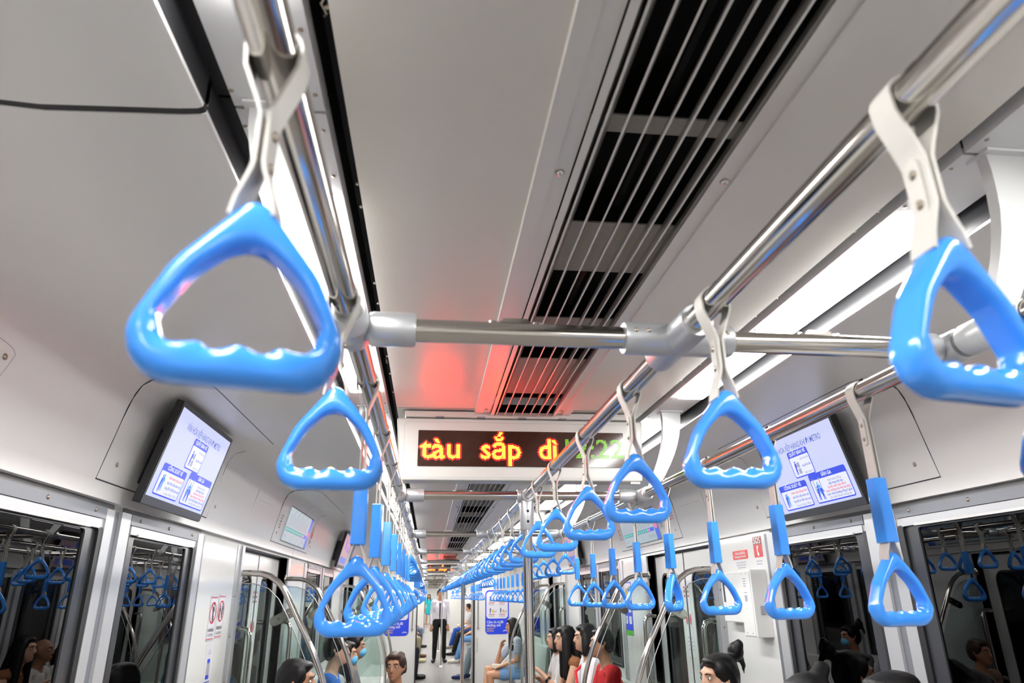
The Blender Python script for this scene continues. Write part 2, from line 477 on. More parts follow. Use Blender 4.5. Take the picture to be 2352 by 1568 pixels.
# ------------------------------------------------------------------ walls, windows and doors
BAYS = [2.465, 7.14, 11.85]
DOORS = [0.07, 4.77, 9.47]
wn = dn = 0
for s, side in ((-1, 'left'), (1, 'right')):
    X = lambda d: s * (XW + d)          # d > 0 goes outwards
    wl = MB()
    wins = []
    for c in BAYS:
        wins += [(c - .835, c - .088), (c + .088, c + .835)]
    wins = [(max(a, YB + .1), b) for a, b in wins]
    edges = []
    for a, b in wins: edges.append((a, b, 'w'))
    for c in DOORS: edges.append((c - .64, c + .64, 'd'))
    edges.sort()
    y = YB
    for a, b, k in edges:
        if a > y:
            wl.box(X(0), X(.12), y, a, 0, 1.816)
        if k == 'w':
            wl.box(X(0), X(.12), a, b, 0, .93)
            wl.box(X(0), X(.12), a, b, 1.74, 1.816)
        else:
            wl.box(X(.0), X(.12), a, b, 1.80, 1.816)
        y = b
    wl.box(X(0), X(.12), y, YE, 0, 1.816)
    wl.box(X(0), X(.12), YE, YF, 0, 1.816)
    wall = tag(wl.build('wall_' + side, M['wall']), kind='structure')
    # pillars and mullions
    for c in BAYS:
        mu = MB()
        mu.box(X(-.006), X(.03), c - .088, c - .030, .93, 1.80)
        mu.box(X(-.012), X(.03), c + .012, c + .088, .93, 1.80)
        mu.build('mullion', M['alu'], wall)
        MB().box(X(-.001), X(.03), c - .030, c + .012, .93, 1.80).build('mullion_groove', M['aludk'], wall)
        for q in (-1, 1):
            a, b = c + q * .840, c + q * 1.0
            a, b = min(a, b), max(a, b)
            MB().box(X(-.008), X(.03), a, a + .075, .6, 1.80).build('pillar', M['alu'], wall)
            MB().box(X(-.002), X(.03), a + .075, a + .115, .6, 1.80).build('pillar_groove', M['aludk'], wall)
    for c in DOORS:
        for q in (-1, 1):
            e = c + q * .64
            MB().box(X(-.012), X(.05), min(e, e + q * .05), max(e, e + q * .05), 0, 1.80).build('door_pillar', M['alu'], wall)
            MB().box(X(-.003), X(.05), min(e + q * .05, e + q * .12), max(e + q * .05, e + q * .12), 0, 1.80).build('door_pillar_groove', M['alu'], wall)
            sc = MB()
            for zz in (.9, 1.12, 1.34, 1.54):
                sc.ball((X(-.004), e + q * .085, zz), (.004, .007, .007), 8, 6)
            sc.build('pillar_screw', M['screw'], wall, smooth=True)
    # windows
    for a, b in wins:
        if b < 1.0: continue
        wn += 1
        F = Face((X(0), 0, 0), (0, -s, 0), (0, 0, 1))
        loc = lambda yy: -s * yy
        u0, u1 = sorted((loc(a), loc(b)))
        def ringp(o0, o1, i0, i1, ro, ri, zo, zi, d0, d1, mat, name, par):
            out = rrect(o0, zo[0], o1, zo[1], ro)
            inn = rrect(i0, zi[0], i1, zi[1], ri)
            mb = MB()
            F.ring(mb, out, inn, d1)
            n = len(out)
            mb.add([F.p(p, q, d1) for p, q in inn] + [F.p(p, q, d0) for p, q in inn], [(i, (i + 1) % n, n + (i + 1) % n, n + i) for i in range(n)])
            mb.add([F.p(p, q, d1) for p, q in out] + [F.p(p, q, d0) for p, q in out], [(i, (i + 1) % n, n + (i + 1) % n, n + i) for i in range(n)])
            return mb.build(name, mat, par)
        g = ringp(u0, u1, u0 + .030, u1 - .030, .014, .012, (.93, 1.74), (.95, 1.735), -.03, .004, M['gasket'], 'window_%d' % wn, None)
        tag(g, kind='structure')
        ringp(u0 + .03, u1 - .03, u0 + .095, u1 - .095, .012, .012, (.95, 1.735), (1.0, 1.728), -.03, -.006, M['greyframe'], 'window_border', g)
        mb = MB()
        mb.box(X(.012), X(.018), a + .03, b - .03, .95, 1.735)
        mb.build('window_glass', M['glass'], g)
        mb = MB()
        mb.box(X(-.010), X(.02), a + .01, b - .01, 1.766, 1.800)
        mb.build('window_header', M['aludk'], g)
        MB().box(X(-.004), X(.02), a - .05, b + .05, 1.801, 1.8155).build('soffit_shade', M['soffit'], g)  # added strip carrying the soffit's shade in its colour
        MB().box(X(-.006), X(.02), a + .03, b - .03, 1.736, 1.764).build('window_top_bar', M['alu'], g)
        MB().box(X(-.010), X(-.004), a + .09, b - .10, 1.733, 1.741).build('window_handle_bar', M['white'], g)
        sc = MB()
        for t in (.12, .5, .88):
            sc.ball((X(-.011), a + (b - a) * t, 1.786), (.003, .006, .007), 8, 6)
        sc.build('header_screw', M['screw'], g, smooth=True)
    # doors
    for c in DOORS:
        dn += 1
        F = Face((X(.055), 0, 0), (0, -s, 0), (0, 0, 1))
        fr = MB()
        for q in (-1, 1):
            e = c + q * .64
            fr.box(X(.05), X(.06), min(e, e - q * .022), max(e, e - q * .022), .02, 1.80)
        fr.box(X(.06), X(.065), c - .64, c + .64, 1.785, 1.80)
        d = tag(fr.build('door_%d' % dn, M['gasket']), kind='structure')
        for q in (-1, 1):
            a, b = sorted((c + q * .008, c + q * .618))
            u0, u1 = sorted((-s * a, -s * b))
            out = rrect(u0, .02, u1, 1.785, .004)
            inn = rrect(u0 + .105, .62, u1 - .105, 1.665, .085)
            mb = MB()
            n = len(out)
            F.ring(mb, out, inn, 0)
            mb.add([F.p(p, r_, 0) for p, r_ in inn] + [F.p(p, r_, -.03) for p, r_ in inn], [(i, (i + 1) % n, n + (i + 1) % n, n + i) for i in range(n)])
            leaf = mb.build('door_leaf', M['wall'], d)
            ib = rrect(u0 + .117, .632, u1 - .117, 1.653, .075)
            mb = MB()
            F.ring(mb, inn, ib, -.004)
            mb.build('door_window_seal', M['gasket'], leaf)
            mb = MB()
            F.slab(mb, inn, -.012, -.008)
            mb.build('door_window_glass', M['doorglass'], leaf)
            # warning strips along the closing edge
            e0 = c + q * .035
            ue = -s * e0
            mb = MB()
            F.flat(mb, rrect(ue - .020, 1.13, ue + .020, 1.60, .004), .0012)
            st = mb.build('edge_sticker', M['paper'], leaf)
            mb = MB()
            F.flat(mb, ell(ue, 1.36, .012, .036), .0018)
            for k in range(3):
                F.flat(mb, rrect(ue - .011, 1.50 + .028 * k, ue + .011, 1.512 + .028 * k, .002), .0018)
            mb.build('edge_sticker_print', M['red'], st)
            mb = MB()
            for k in range(4):
                F.flat(mb, rrect(ue - .011, 1.17 + .024 * k, ue + .011, 1.178 + .024 * k, .002), .0018)
            mb.build('edge_sticker_text', M['inkgrey'], st)
        mb = MB()
        mb.box(X(.053), X(.06), c - .008, c + .008, .02, 1.785)
        mb.build('door_seal', M['gasket'], d)

# ------------------------------------------------------------------ end walls and gangways
GL, GR = -.525, .495
def end_wall(name, y, t, gl, gr, top=1.875):
    mb = MB()
    mb.box(-XW, gl, y, y + t, 0, 2.2)
    mb.box(gr, XW, y, y + t, 0, 2.2)
    mb.box(gl, gr, y, y + t, top, 2.2)
    o = tag(mb.build(name, M['endwall']), kind='structure')
    g = MB()
    g.box(gl - .012, gl + .008, y - .012, y + .05, 0, top)
    g.box(gr - .008, gr + .025, y - .012, y + .05, 0, top)
    g.build('gangway_seal', M['black'], o)
    return o
wall_end = end_wall('wall_end', YE, .06, GL, GR)
mb = MB()
mb.box(GL - .03, GL - .01, YE + .06, YG, 0, 1.95)
mb.box(GR + .01, GR + .03, YE + .06, YG, 0, 1.95)
mb.box(GL, GR, YE + .06, YG, 1.95, 1.97)
gang = tag(mb.build('trim_10', M['endwall']), kind='structure')
end_wall('wall_next', YG, .06, GL - .02, GR + .02, 1.95)
end_wall('wall_far', YN, .06, -.5, .5, 1.9)
tag(MB().box(-1.5, 1.5, YF, YF + .05, 0, 2.2).build('wall_last', M['endwall']), kind='structure')
tag(MB().box(-1.5, 1.5, YB - .06, YB, 0, 2.3).build('wall_back', M['endwall']), kind='structure')
# grab rails beside the gangway
for s, xx in ((-1, -.60), (1, .575)):
    t = thing('gangway_grab_rail', 'slim vertical grab rail on the end wall, %s of the gangway opening' % ('left' if s < 0 else 'right'), 'grab rail', (xx, YE - .05, .99))
    MB().tube([(0, .05, 0), (0, .0, .0), (0, 0, .3), (0, 0, .62), (0, .05, .62)], .011, 10).build('rail', M['steel'], t, smooth=True)
    MB().ball((0, .035, 0), .02).build('foot', M['steel'], t, smooth=True)
t = thing('door_pull', 'short steel pull handle on the end wall right of the gangway', 'handle', (.56, YE - .03, .60))
MB().tube([(0, .03, 0), (0, 0, .02), (0, 0, .2), (0, .03, .22)], .008, 8).build('grip', M['steel'], t, smooth=True)

# ------------------------------------------------------------------ ceiling lamps
for s, side in ((-1, 'left'), (1, 'right')):
    for i in range(-2, 28):
        y0 = 1.01 + 1.58 * i
        if 12.6 < y0 < 14.4: continue
        if y0 < YB + .05: continue
        far = y0 > 14
        j = i + 2
        t = thing('ceiling_lamp', 'white LED lamp in the %s light channel, %s of its row from the back' % (side, ordn(j)), 'ceiling lamp',
                  (s * .547, y0, 2.153), 0, 'LED lamps in the %s light channel' % side)
        MB().prism(rrect(-.0455, 0, .0455, 1.16, .008), -.012, .001, lambda a, b, c: (a, b, c)).build('diffuser', M['lamp'], t, bevel=.005)
        if not far:
            fr = MB()
            fr.ring = None
            o_ = rrect(-.050, -.005, .050, 1.165, .01)
            i_ = rrect(-.0457, -.0003, .0457, 1.1603, .008)
            n = len(o_)
            fr.add([(a, b, -.001) for a, b in o_] + [(a, b, -.001) for a, b in i_], [(k, (k + 1) % n, n + (k + 1) % n, n + k) for k in range(n)])
            fr.build('lamp_frame', M['trim'], t)

# ------------------------------------------------------------------ ventilation grilles along the centre line
def vent(i, y0, y1, darks, label):
    t = thing('ceiling_vent', label, 'air vent', (0, y0, 2.153), 0, 'air vents along the ceiling')
    L = y1 - y0
    T = .46
    f = MB()
    for s in (-1, 1):
        f.box(s * .146, s * .174, 0, L, -.014, .004)
        f.box(s * .118, s * .146, 0, L, -.009, .004)
    f.prism([(-.118, -.018), (-.106, -.018), (-.106 + T * .066, .048), (-.118 + T * .066, .048)], 0, L, lambda a, b, c: (a, c, b))
    f.prism([(.110, -.018), (.120, -.018), (.120 + T * .066, .048), (.110 + T * .066, .048)], 0, L, lambda a, b, c: (a, c, b))
    f.build('frame', M['fin'], t)
    cuts = sorted((a - y0, c - y0) for a, c in darks)
    y = 0.0
    for a, c in cuts + [(L + .07, L + .07)]:
        if a > y: MB().box(-.10, .15, y, a, .049, .052).build('backing', M['vback'], t)
        y = c
    d = MB()
    d.box(-.11, .16, 0, L + .07, .13, .135)
    for a, c in cuts:
        d.box(-.102, -.098, a, c, .052, .13); d.box(.148, .152, a, c, .052, .13)
        d.box(-.10, .15, a - .002, a, .052, .13); d.box(-.10, .15, c, c + .002, .052, .13)
        d.tube([(.03, a, .10), (.03, c, .10)], .012, 8)
    d.build('duct', M['black'], t)
    for k in range(7):
        x = -.096 + .0304 * k
        MB().prism([(x - .0018, -.016), (x + .0018, -.016), (x + .0018 + T * .064, .048), (x - .0018 + T * .064, .048)], .004, L - .002, lambda a, b, c: (a, c, b)).build('louver', M['fin'], t)
    for yy in (.898 - y0, 2.36 - y0) if i == 0 else [L * q for q in (.02, .25, .5, .75, .98)]:
        for s in (-1, 1):
            MB().ball((s * .135, yy, -.011), (.007, .007, .004), 10, 6).build('screw', M['steel'], t, smooth=True)
    return t
vent(0, -.40, 2.43, [(-.3, .03), (.07, .42), (.53, .826), (.866, 1.142), (1.354, 1.63), (1.683, 1.958), (2.343, 2.405)], 'slatted air vent in the ceiling over the camera, ending just before the nearest text display')
vent(1, 2.74, 7.60, [(3.0, 3.3), (3.35, 3.6), (5.62, 6.05), (6.4, 6.95)], 'slatted air vent in the ceiling just behind the nearest text display')
vent(2, 7.66, 12.6, [(8.6, 9.4), (9.6, 10.6), (11.4, 11.7)], 'slatted air vent in the ceiling near the far end of the car')
vent(3, -2.55, -.46, [(-2.3, -1.9), (-1.8, -1.3)], 'slatted air vent in the ceiling behind the camera')

# ================================================================== handrails
ZR = 1.852
RX = {'left': -.43, 'middle': .013, 'right': .43}
BARS = [-.72, .86, 2.435, 4.01, 5.60, 7.20, 8.76, 10.40, 11.95]
RT = .0155
for nm, x in RX.items():
    t = thing('handrail', 'long polished handrail on the %s running the length of the car' % nm if nm != 'middle' else 'long polished handrail along the middle of the car under the ceiling', 'handrail',
              (x, YB + .05, ZR), 0, 'lengthwise handrails')
    MB().tube([(0, 0, 0), (0, YE - .1 - YB, 0)], RT, 20).build('tube', M['steel'], t, smooth=True)
    t = thing('handrail', 'far handrail on the %s in the next car' % nm, 'handrail', (x, YG + .3, ZR), 0, 'handrails in the next car')
    MB().tube([(0, 0, 0), (0, YN - .5 - YG, 0)], RT, 8).build('tube', M['steel'], t, smooth=True)

def socket(mb, p, d, L, r=.0215, lip=.003):
    """short cast sleeve centred on p along d"""
    p = Vector(p); d = Vector(d).normalized()
    a, b = p - d * L / 2, p + d * L / 2
    mb.tube([a, a + d * .004, b - d * .004, b], [r, r + lip * .6, r + lip * .6, r], 20)
POLES = (2, 5)
for i, y in enumerate(BARS):
    pos = ['behind the camera', 'nearest the camera, in front of the text display', 'just below and behind the nearest text display'][i] if i < 3 else '%s crossbar beyond the nearest text display' % ordn(i - 3)
    t = thing('crossbar', 'polished crossbar joining the three handrails, ' + pos, 'crossbar', (0, y, ZR), .018, 'crossbars between the handrails')
    MB().tube([(RX['left'], 0, 0), (RX['right'], 0, 0)], RT, 18).build('tube', M['steel'], t, smooth=True)
    for nm in ('left', 'right'):
        x = RX[nm]
        q = 1 if x < 0 else -1
        mb = MB()
        socket(mb, (x, 0, 0), (0, 1, 0), .060)
        socket(mb, (x + q * .052, 0, 0), (1, 0, 0), .060)
        mb.ball((x, 0, 0), .024, 14, 10)
        mb.build('end_joint', M['socket'], t, smooth=True)
    x = RX['middle']
    mb = MB()
    socket(mb, (x, 0, 0), (1, 0, 0), .155 if i not in POLES else .07)
    socket(mb, (x, 0, 0), (0, 1, 0), .15 if i not in POLES else .06)
    mb.ball((x, 0, 0), .0235, 14, 10)
    j = mb.build('middle_joint', M['socket'], t, smooth=True)
    if i not in POLES:
        for xx in (-.065, -.047, .047, .065):
            MB().ball((x + xx, -.0225, .004), (.0035, .002, .0035), 8, 5).build('joint_screw', M['screw'], j, smooth=True)
    for xx in (-.215, .225):
        mb = MB()
        mb.prism([(-.022, 0), (-.016, .006), (.016, .006), (.022, 0)], -.006, .006, lambda a, b, c: (xx + a, c, RT - .001 + b))
        mb.ball((xx - .03, 0, RT), (.008, .006, .003), 8, 5)
        mb.ball((xx + .03, 0, RT), (.008, .006, .003), 8, 5)
        mb.build('stop_clip', M['steel'], t, smooth=True)
    if i in POLES:
        p = thing('floor_pole', 'polished vertical pole from the middle handrail to the floor, ' + ('nearest the camera' if i == 2 else 'second from the camera' if i == 5 else 'near the end wall'), 'pole',
                  (x, y, 0), 0, 'vertical poles in the aisle')
        MB().tube([(0, 0, .01), (0, 0, ZR - .02)], .017, 20).build('tube', M['steel'], p, smooth=True)
        mb = MB()
        socket(mb, (0, 0, ZR - .068), (0, 0, 1), .10, .0235)
        sk = mb.build('top_joint', M['socket'], p, smooth=True)
        for zz in (-.09, -.055):
            MB().ball((0, -.0255, ZR + zz), (.005, .002, .005), 8, 6).build('joint_screw', M['gasket'], sk, smooth=True)
        MB().tube([(0, 0, 0), (0, 0, .012), (0, 0, .03)], [.05, .045, .018], 20).build('floor_flange', M['steel'], p, smooth=True)

# curved brackets that carry the outer rails from the light channel
for s, side in ((-1, 'left'), (1, 'right')):
    for i, y in enumerate(BARS):
        if i == 0: continue
        yb = y - .055
        t = thing('rail_bracket', 'pale curved bracket from ceiling to %s handrail, %s from the camera' % (side, ordn(i - 1)), 'bracket', (0, yb, 0), 0, 'curved brackets on the %s' % side)
        # curved plate outline in the cross plane
        inn = [(.512, 2.153), (.5135, 2.12), (.512, 2.085), (.508, 2.05), (.500, 2.015), (.488, 1.978), (.473, 1.942), (.456, 1.905), (.437, 1.868), (.424, 1.846)]
        out = [(.583, 2.153), (.5815, 2.125), (.578, 2.097), (.571, 2.062), (.560, 2.026), (.546, 1.991), (.528, 1.956), (.508, 1.922), (.488, 1.890), (.462, 1.852)]
        n = len(inn)
        v = [(s * a, d, b) for d in (-.010, .010) for q in (inn, out) for a, b in q]
        f = []
        for k in range(n - 1):
            f += [(k, k + 1, n + k + 1, n + k), (2 * n + k, 2 * n + k + 1, 3 * n + k + 1, 3 * n + k), (k, k + 1, 2 * n + k + 1, 2 * n + k), (n + k, n + k + 1, 3 * n + k + 1, 3 * n + k)]
        f += [(0, n, 3 * n, 2 * n), (n - 1, 2 * n - 1, 4 * n - 1, 3 * n - 1)]
        mb = MB(); mb.add(v, f)
        mb.build('arm', M['bracket'], t, smooth=True)
        mb = MB()
        socket(mb, (s * .43, 0, ZR), (0, 1, 0), .05, .0215)
        mb.build('collar', M['bracket'], t, smooth=True)
        MB().box(s * .505, s * .590, -.022, .022, 2.148, 2.1525).build('foot_plate', M['trim'], t)

# ================================================================== hand straps
def ray_r(poly, c, a):
    dx, dz = math.cos(a), math.sin(a)
    best = None
    n = len(poly)
    for i in range(n):
        x1, z1 = poly[i][0] - c[0], poly[i][1] - c[1]
        x2, z2 = poly[(i + 1) % n][0] - c[0], poly[(i + 1) % n][1] - c[1]
        den = dx * (z2 - z1) - dz * (x2 - x1)
        if abs(den) < 1e-12: continue
        t = (x1 * (z2 - z1) - z1 * (x2 - x1)) / den
        u = (x1 * dz - z1 * dx) / den
        if t > 0 and -1e-9 <= u <= 1 + 1e-9:
            best = t if best is None else max(best, t)
    return best or .01
def round_poly(P, R, n=8):
    out = []
    m = len(P)
    for i in range(m):
        p0, p1, p2 = Vector(P[i - 1]), Vector(P[i]), Vector(P[(i + 1) % m])
        a, b = (p0 - p1).normalized(), (p2 - p1).normalized()
        ang = a.angle(b)
        d = R[i] / math.tan(ang / 2)
        d = min(d, (p0 - p1).length * .49, (p2 - p1).length * .49)
        r = d * math.tan(ang / 2)
        c = p1 + (a + b).normalized() * (r / math.sin(ang / 2))
        s0, s1 = p1 + a * d - c, p1 + b * d - c
        tot = math.pi - ang
        sg = 1 if s0.cross(s1) > 0 else -1
        for k in range(n + 1):
            t = sg * tot * k / n
            out.append((c.x + s0.x * math.cos(t) - s0.y * math.sin(t), c.y + s0.x * math.sin(t) + s0.y * math.cos(t)))
    return out
def handle_mesh(seg, lod):
    # apex at (0,0); width .134, height .113
    outer = round_poly([(0, .006), (-.040, -.046), (-.0675, -.113), (.0675, -.113), (.040, -.046)], [.010, .06, .026, .026, .06], 8)
    inner = round_poly([(0, -.022), (-.028, -.048), (-.053, -.0935), (.053, -.0935), (.028, -.048)], [.020, .05, .017, .017, .05], 8)
    c = (0, -.066)
    D = .0125
    K = lod
    vs, fs = [], []
    for i in range(seg):
        a = math.pi / 2 + 2 * math.pi * i / seg
        ro, ri = ray_r(outer, c, a), ray_r(inner, c, a)
        if math.sin(a) < -.3:                       # finger waves on the grip
            x = ri * math.cos(a)
            if abs(x) < .044:
                ri -= .0042 * (.5 + .5 * math.cos(2 * math.pi * x / .0245)) * min(1, (.044 - abs(x)) / .008) * abs(1 / math.sin(a))
        mid, half = (ro + ri) / 2, (ro - ri) / 2
        for k in range(K):
            t = 2 * math.pi * (k + .5) / K
            e = .55
            cx = math.copysign(abs(math.cos(t)) ** e, math.cos(t))
            sy = math.copysign(abs(math.sin(t)) ** e, math.sin(t))
            if math.sin(a) < -.45:
                e2 = .8
                cx = math.copysign(abs(math.cos(t)) ** e2, math.cos(t))
                sy = math.copysign(abs(math.sin(t)) ** e2, math.sin(t))
            r = mid + half * cx
            vs.append((c[0] + r * math.cos(a), D * sy, c[1] + r * math.sin(a)))
    for i in range(seg):
        for k in range(K):
            fs.append((i * K + k, i * K + (k + 1) % K, ((i + 1) % seg) * K + (k + 1) % K, ((i + 1) % seg) * K + k))
    mb = MB()
    mb.add(vs, fs)
    return mb
def band_mesh(long):
    """grey webbing looped over the rail; path in the cross plane, width along the rail"""
    r = RT + .0022
    end = -.270 if long else -.108
    P = []
    e = end + .030
    split = end + .017
    P += [(-.0125, end - .014), (-.0105, end - .002), (-.0040, split), (-.0028, -.09 if long else split + .006), (-.0028, -.050), (-.006, -.040), (-.0162, -.013)]
    for k in range(9):
        a = math.pi + math.radians(-8) - (math.pi - math.radians(16)) * k / 8
        P.append((r * math.cos(a), r * math.sin(a)))
    P += [(.0162, -.013), (.006, -.040), (.0028, -.050), (.0028, -.09 if long else split + .006), (.0040, split), (.0105, end - .002), (.0125, end - .014)]
    th, wd = .0012, .0115
    vs, fs = [], []
    for i, p in enumerate(P):
        a = Vector(P[max(i - 1, 0)]); b = Vector(P[min(i + 1, len(P) - 1)])
        d = (b - a).normalized()
        n = Vector((-d.y, d.x))
        for sx, sy in ((1, 1), (1, -1), (-1, -1), (-1, 1)):
            vs.append((p[0] + n.x * th * sx, wd * sy, p[1] + n.y * th * sx))
    for i in range(len(P) - 1):
        for k in range(4):
            fs.append((i * 4 + k, i * 4 + (k + 1) % 4, (i + 1) * 4 + (k + 1) % 4, (i + 1) * 4 + k))
    fs += [(0, 1, 2, 3), ((len(P) - 1) * 4, (len(P) - 1) * 4 + 3, (len(P) - 1) * 4 + 2, (len(P) - 1) * 4 + 1)]
    mb = MB()
    mb.add(vs, fs)
    return mb
HANDLE_Z = {False: -.111, True: -.272}
def strap_proto(long, lod):
    root = empty('hand_strap')
    band_mesh(long).build('band', M['band'], root, smooth=True)
    h = handle_mesh(120 if lod == 2 else 64 if lod == 1 else 32, 16 if lod == 2 else 10 if lod == 1 else 8).build('handle', M['blue'], root, smooth=True, auto=False)
    h.location = (0, 0, HANDLE_Z[long])
    if lod:
        k = MB()
        k.prism(rrect(-.0065, -.024, .0065, .024, .006), -.0062, -.0035, lambda a, b, c: (c, a, -.072 + b))
        bk = k.build('buckle', M['band'], root, bevel=.0008)
        for zz in (-.060, -.084):
            for xx in (-.0064, .0050):
                MB().ball((xx, 0, zz), (.0022, .0036, .0036), 8, 6).build('rivet', M['screw'], bk, smooth=True)
        c = MB()
        c.prism([(-.008, 0), (-.005, .006), (.005, .006), (.008, 0)], -.004, .004, lambda a, b, c_: (b * .2 + c_, a + .018, RT - .001 + b))
        c.prism([(-.008, 0), (-.005, .006), (.005, .006), (.008, 0)], -.004, .004, lambda a, b, c_: (b * .2 + c_, a - .018, RT - .001 + b))
        c.build('rail_stop', M['gasket'], root)
    if long:
        sl = MB()
        sl.prism(rrect(-.0105, -.0132, .0105, .0132, .003, 3), -.257, -.152, lambda a, b, c_: (a * (1 - (c_ + .152) * .9), b * (1 - (c_ + .152) * .9), c_))
        sl.build('sleeve', M['blue'], root, bevel=.0012)
    return root
_protos = {}
def place_strap(long, lod, loc, rot, label, group):
    key = (long, lod)
    if key not in _protos:
        _protos[key] = r = strap_proto(long, lod)
    else:
        src = _protos[key]
        r = src.copy(); COL.objects.link(r)
        for ch in src.children:
            c = ch.copy(); COL.objects.link(c); c.parent = r
            for g in ch.children:
                d = g.copy(); COL.objects.link(d); d.parent = c
    r.location = loc
    for ch in r.children:
        if ch.name.startswith('handle'):
            ch.rotation_euler = (0, 0, math.radians(rot))
        elif ch.name.startswith(('sleeve',)):
            ch.rotation_euler = (0, 0, math.radians(rot * .5))
    tag(r, label, 'hand strap', group)
    return r
PITCH, Y0S = .3613, .372
FIXROT = {('left', 0): 14, ('left', 1): 4, ('middle', 0): 13, ('middle', 1): 2, ('middle', 2): 3, ('middle', 3): 0, ('middle', 4): -4, ('middle', 5): -2,
          ('right', 1): 2, ('right', 2): 10, ('right', 3): 9, ('right', 4): 4, ('right', 5): 50, ('right', 6): 6, ('right', 7): 10, ('right', 8): 4, ('left', 2): 6}
YTW = {('middle', 2): .012, ('middle', 3): .012, ('middle', 4): .04, ('left', 1): .02, ('right', 0): .0}
for nm, x in RX.items():
    for i in range(36):
        y = Y0S + PITCH * i + YTW.get((nm, i), 0)
        if y > YE - .2: continue
        for b in BARS:
            if abs(y - b) < .072: y = b + (.075 if y >= b - .02 else -.075)
        j = (i - 2) % 13
        long = nm != 'middle' and i >= 2 and j < 8
        lod = 2 if i < 4 else 1 if i < 16 else 0
        rot = FIXROT.get((nm, i), random.uniform(-9, 9))
        where = 'closest to the camera' if i == 0 else '%s from the camera' % ordn(i)
        kind = 'blue hand strap with square blue sleeve' if long else 'blue hand strap on short grey band'
        place_strap(long, lod, (x, y, ZR), rot, '%s, %s on the %s handrail' % (kind, where, nm), 'hand straps on the %s handrail' % nm)
    for i in range(14):
        y = YG + 1.0 + PITCH * 2 * i
        if nm == 'middle' and abs(y - 18.75) < .4: continue
        place_strap(nm != 'middle' and i % 5 < 3, 0, (x, y, ZR), random.uniform(-9, 9), 'far hand strap in the next car, %s beyond the gangway on its %s handrail' % (ordn(i), nm), 'hand straps in the next car')
for i in range(10):
    y = YG + .9 + 1.58 * i
    t = thing('crossbar', 'far crossbar in the next car, %s beyond the gangway' % ordn(i), 'crossbar', (0, y, ZR), 0, 'crossbars in the next car')
    MB().tube([(-.43, 0, 0), (.43, 0, 0)], RT, 8).build('tube', M['steel'], t, smooth=True)
    for s in (-1, 1):
        mb = MB(); socket(mb, (s * .385, 0, 0), (1, 0, 0), .07); mb.build('end_joint', M['socket'], t, smooth=True)
for i, y in enumerate((17.6, 22.4, 27.0)):
    p = thing('floor_pole', 'far vertical pole standing in the aisle of the next car, %s beyond the gangway' % ordn(i), 'pole', (0, y, 0), 0, 'poles in the next car')
    MB().tube([(0, 0, .01), (0, 0, ZR)], .017, 10).build('tube', M['steel'], p, smooth=True)
    MB().tube([(0, 0, 0), (0, 0, .014), (0, 0, .03)], [.075, .06, .018], 14).build('floor_flange', M['steel'], p, smooth=True)

# ================================================================== LED text displays
def led_dots(F, mb, txt, x, y, size, pitch, d, bold, halo=None, width=None, clip=None, dot=.36):
    vs, fs = text_mesh(txt, size, 'LEFT', bold, width)
    tris = []
    for f in fs:
        for k in range(1, len(f) - 1):
            tris.append((vs[f[0]], vs[f[k]], vs[f[k + 1]]))
    on = set()
    for a, b, c in tris:
        i0 = math.floor(min(a[0], b[0], c[0]) / pitch); i1 = math.ceil(max(a[0], b[0], c[0]) / pitch)
        j0 = math.floor(min(a[1], b[1], c[1]) / pitch); j1 = math.ceil(max(a[1], b[1], c[1]) / pitch)
        for i in range(i0, i1 + 1):
            for j in range(j0, j1 + 1):
                px, py = i * pitch, j * pitch
                d1 = (b[0] - a[0]) * (py - a[1]) - (b[1] - a[1]) * (px - a[0])
                d2 = (c[0] - b[0]) * (py - b[1]) - (c[1] - b[1]) * (px - b[0])
                d3 = (a[0] - c[0]) * (py - c[1]) - (a[1] - c[1]) * (px - c[0])
                if (d1 >= 0 and d2 >= 0 and d3 >= 0) or (d1 <= 0 and d2 <= 0 and d3 <= 0):
                    on.add((i, j))
    def quad(m, i, j, h, dd):
        px, py = x + i * pitch, y + j * pitch
        if clip and not (clip[0] < px < clip[2] and clip[1] < py < clip[3]): return
        m.add([F.p(px - h, py - h, dd), F.p(px + h, py - h, dd), F.p(px + h, py + h, dd), F.p(px - h, py + h, dd)], [(0, 1, 2, 3)])
    for i, j in on:
        quad(mb, i, j, pitch * dot, d)
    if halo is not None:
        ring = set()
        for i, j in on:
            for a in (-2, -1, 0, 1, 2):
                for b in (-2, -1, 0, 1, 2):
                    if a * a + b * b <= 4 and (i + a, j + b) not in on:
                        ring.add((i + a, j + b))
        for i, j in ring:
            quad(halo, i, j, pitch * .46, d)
M['ledtext'] = glow('led_amber', (1.0, 0.026, 0.002), 72.0)
M['ledhalo'] = glow('led_bloom', (1.0, 0.004, 0.004), 0.75)  # bloom around the lit letters, added as dimly glowing dots
M['ledgreen'] = glow('led_green', (0.34, 1.0, 0.0), 0.95)
mled = pbr('led_matrix', (0.030, 0.011, 0.008), 0.12, spec=0.5)
nt = mled.node_tree
tc = nt.nodes.new('ShaderNodeTexCoord')
mpn = nt.nodes.new('ShaderNodeVectorMath'); mpn.operation = 'MULTIPLY'
mpn.inputs[1].default_value = (1 / .0033, 0, 1 / .0033)
fr_ = nt.nodes.new('ShaderNodeVectorMath'); fr_.operation = 'FRACTION'
sb = nt.nodes.new('ShaderNodeVectorMath'); sb.operation = 'SUBTRACT'; sb.inputs[1].default_value = (.5, 0, .5)
ln = nt.nodes.new('ShaderNodeVectorMath'); ln.operation = 'LENGTH'
cr = nt.nodes.new('ShaderNodeValToRGB')
cr.color_ramp.elements[0].position = .28; cr.color_ramp.elements[0].color = (0.085, 0.030, 0.016, 1)
cr.color_ramp.elements[1].position = .42; cr.color_ramp.elements[1].color = (0.016, 0.006, 0.005, 1)
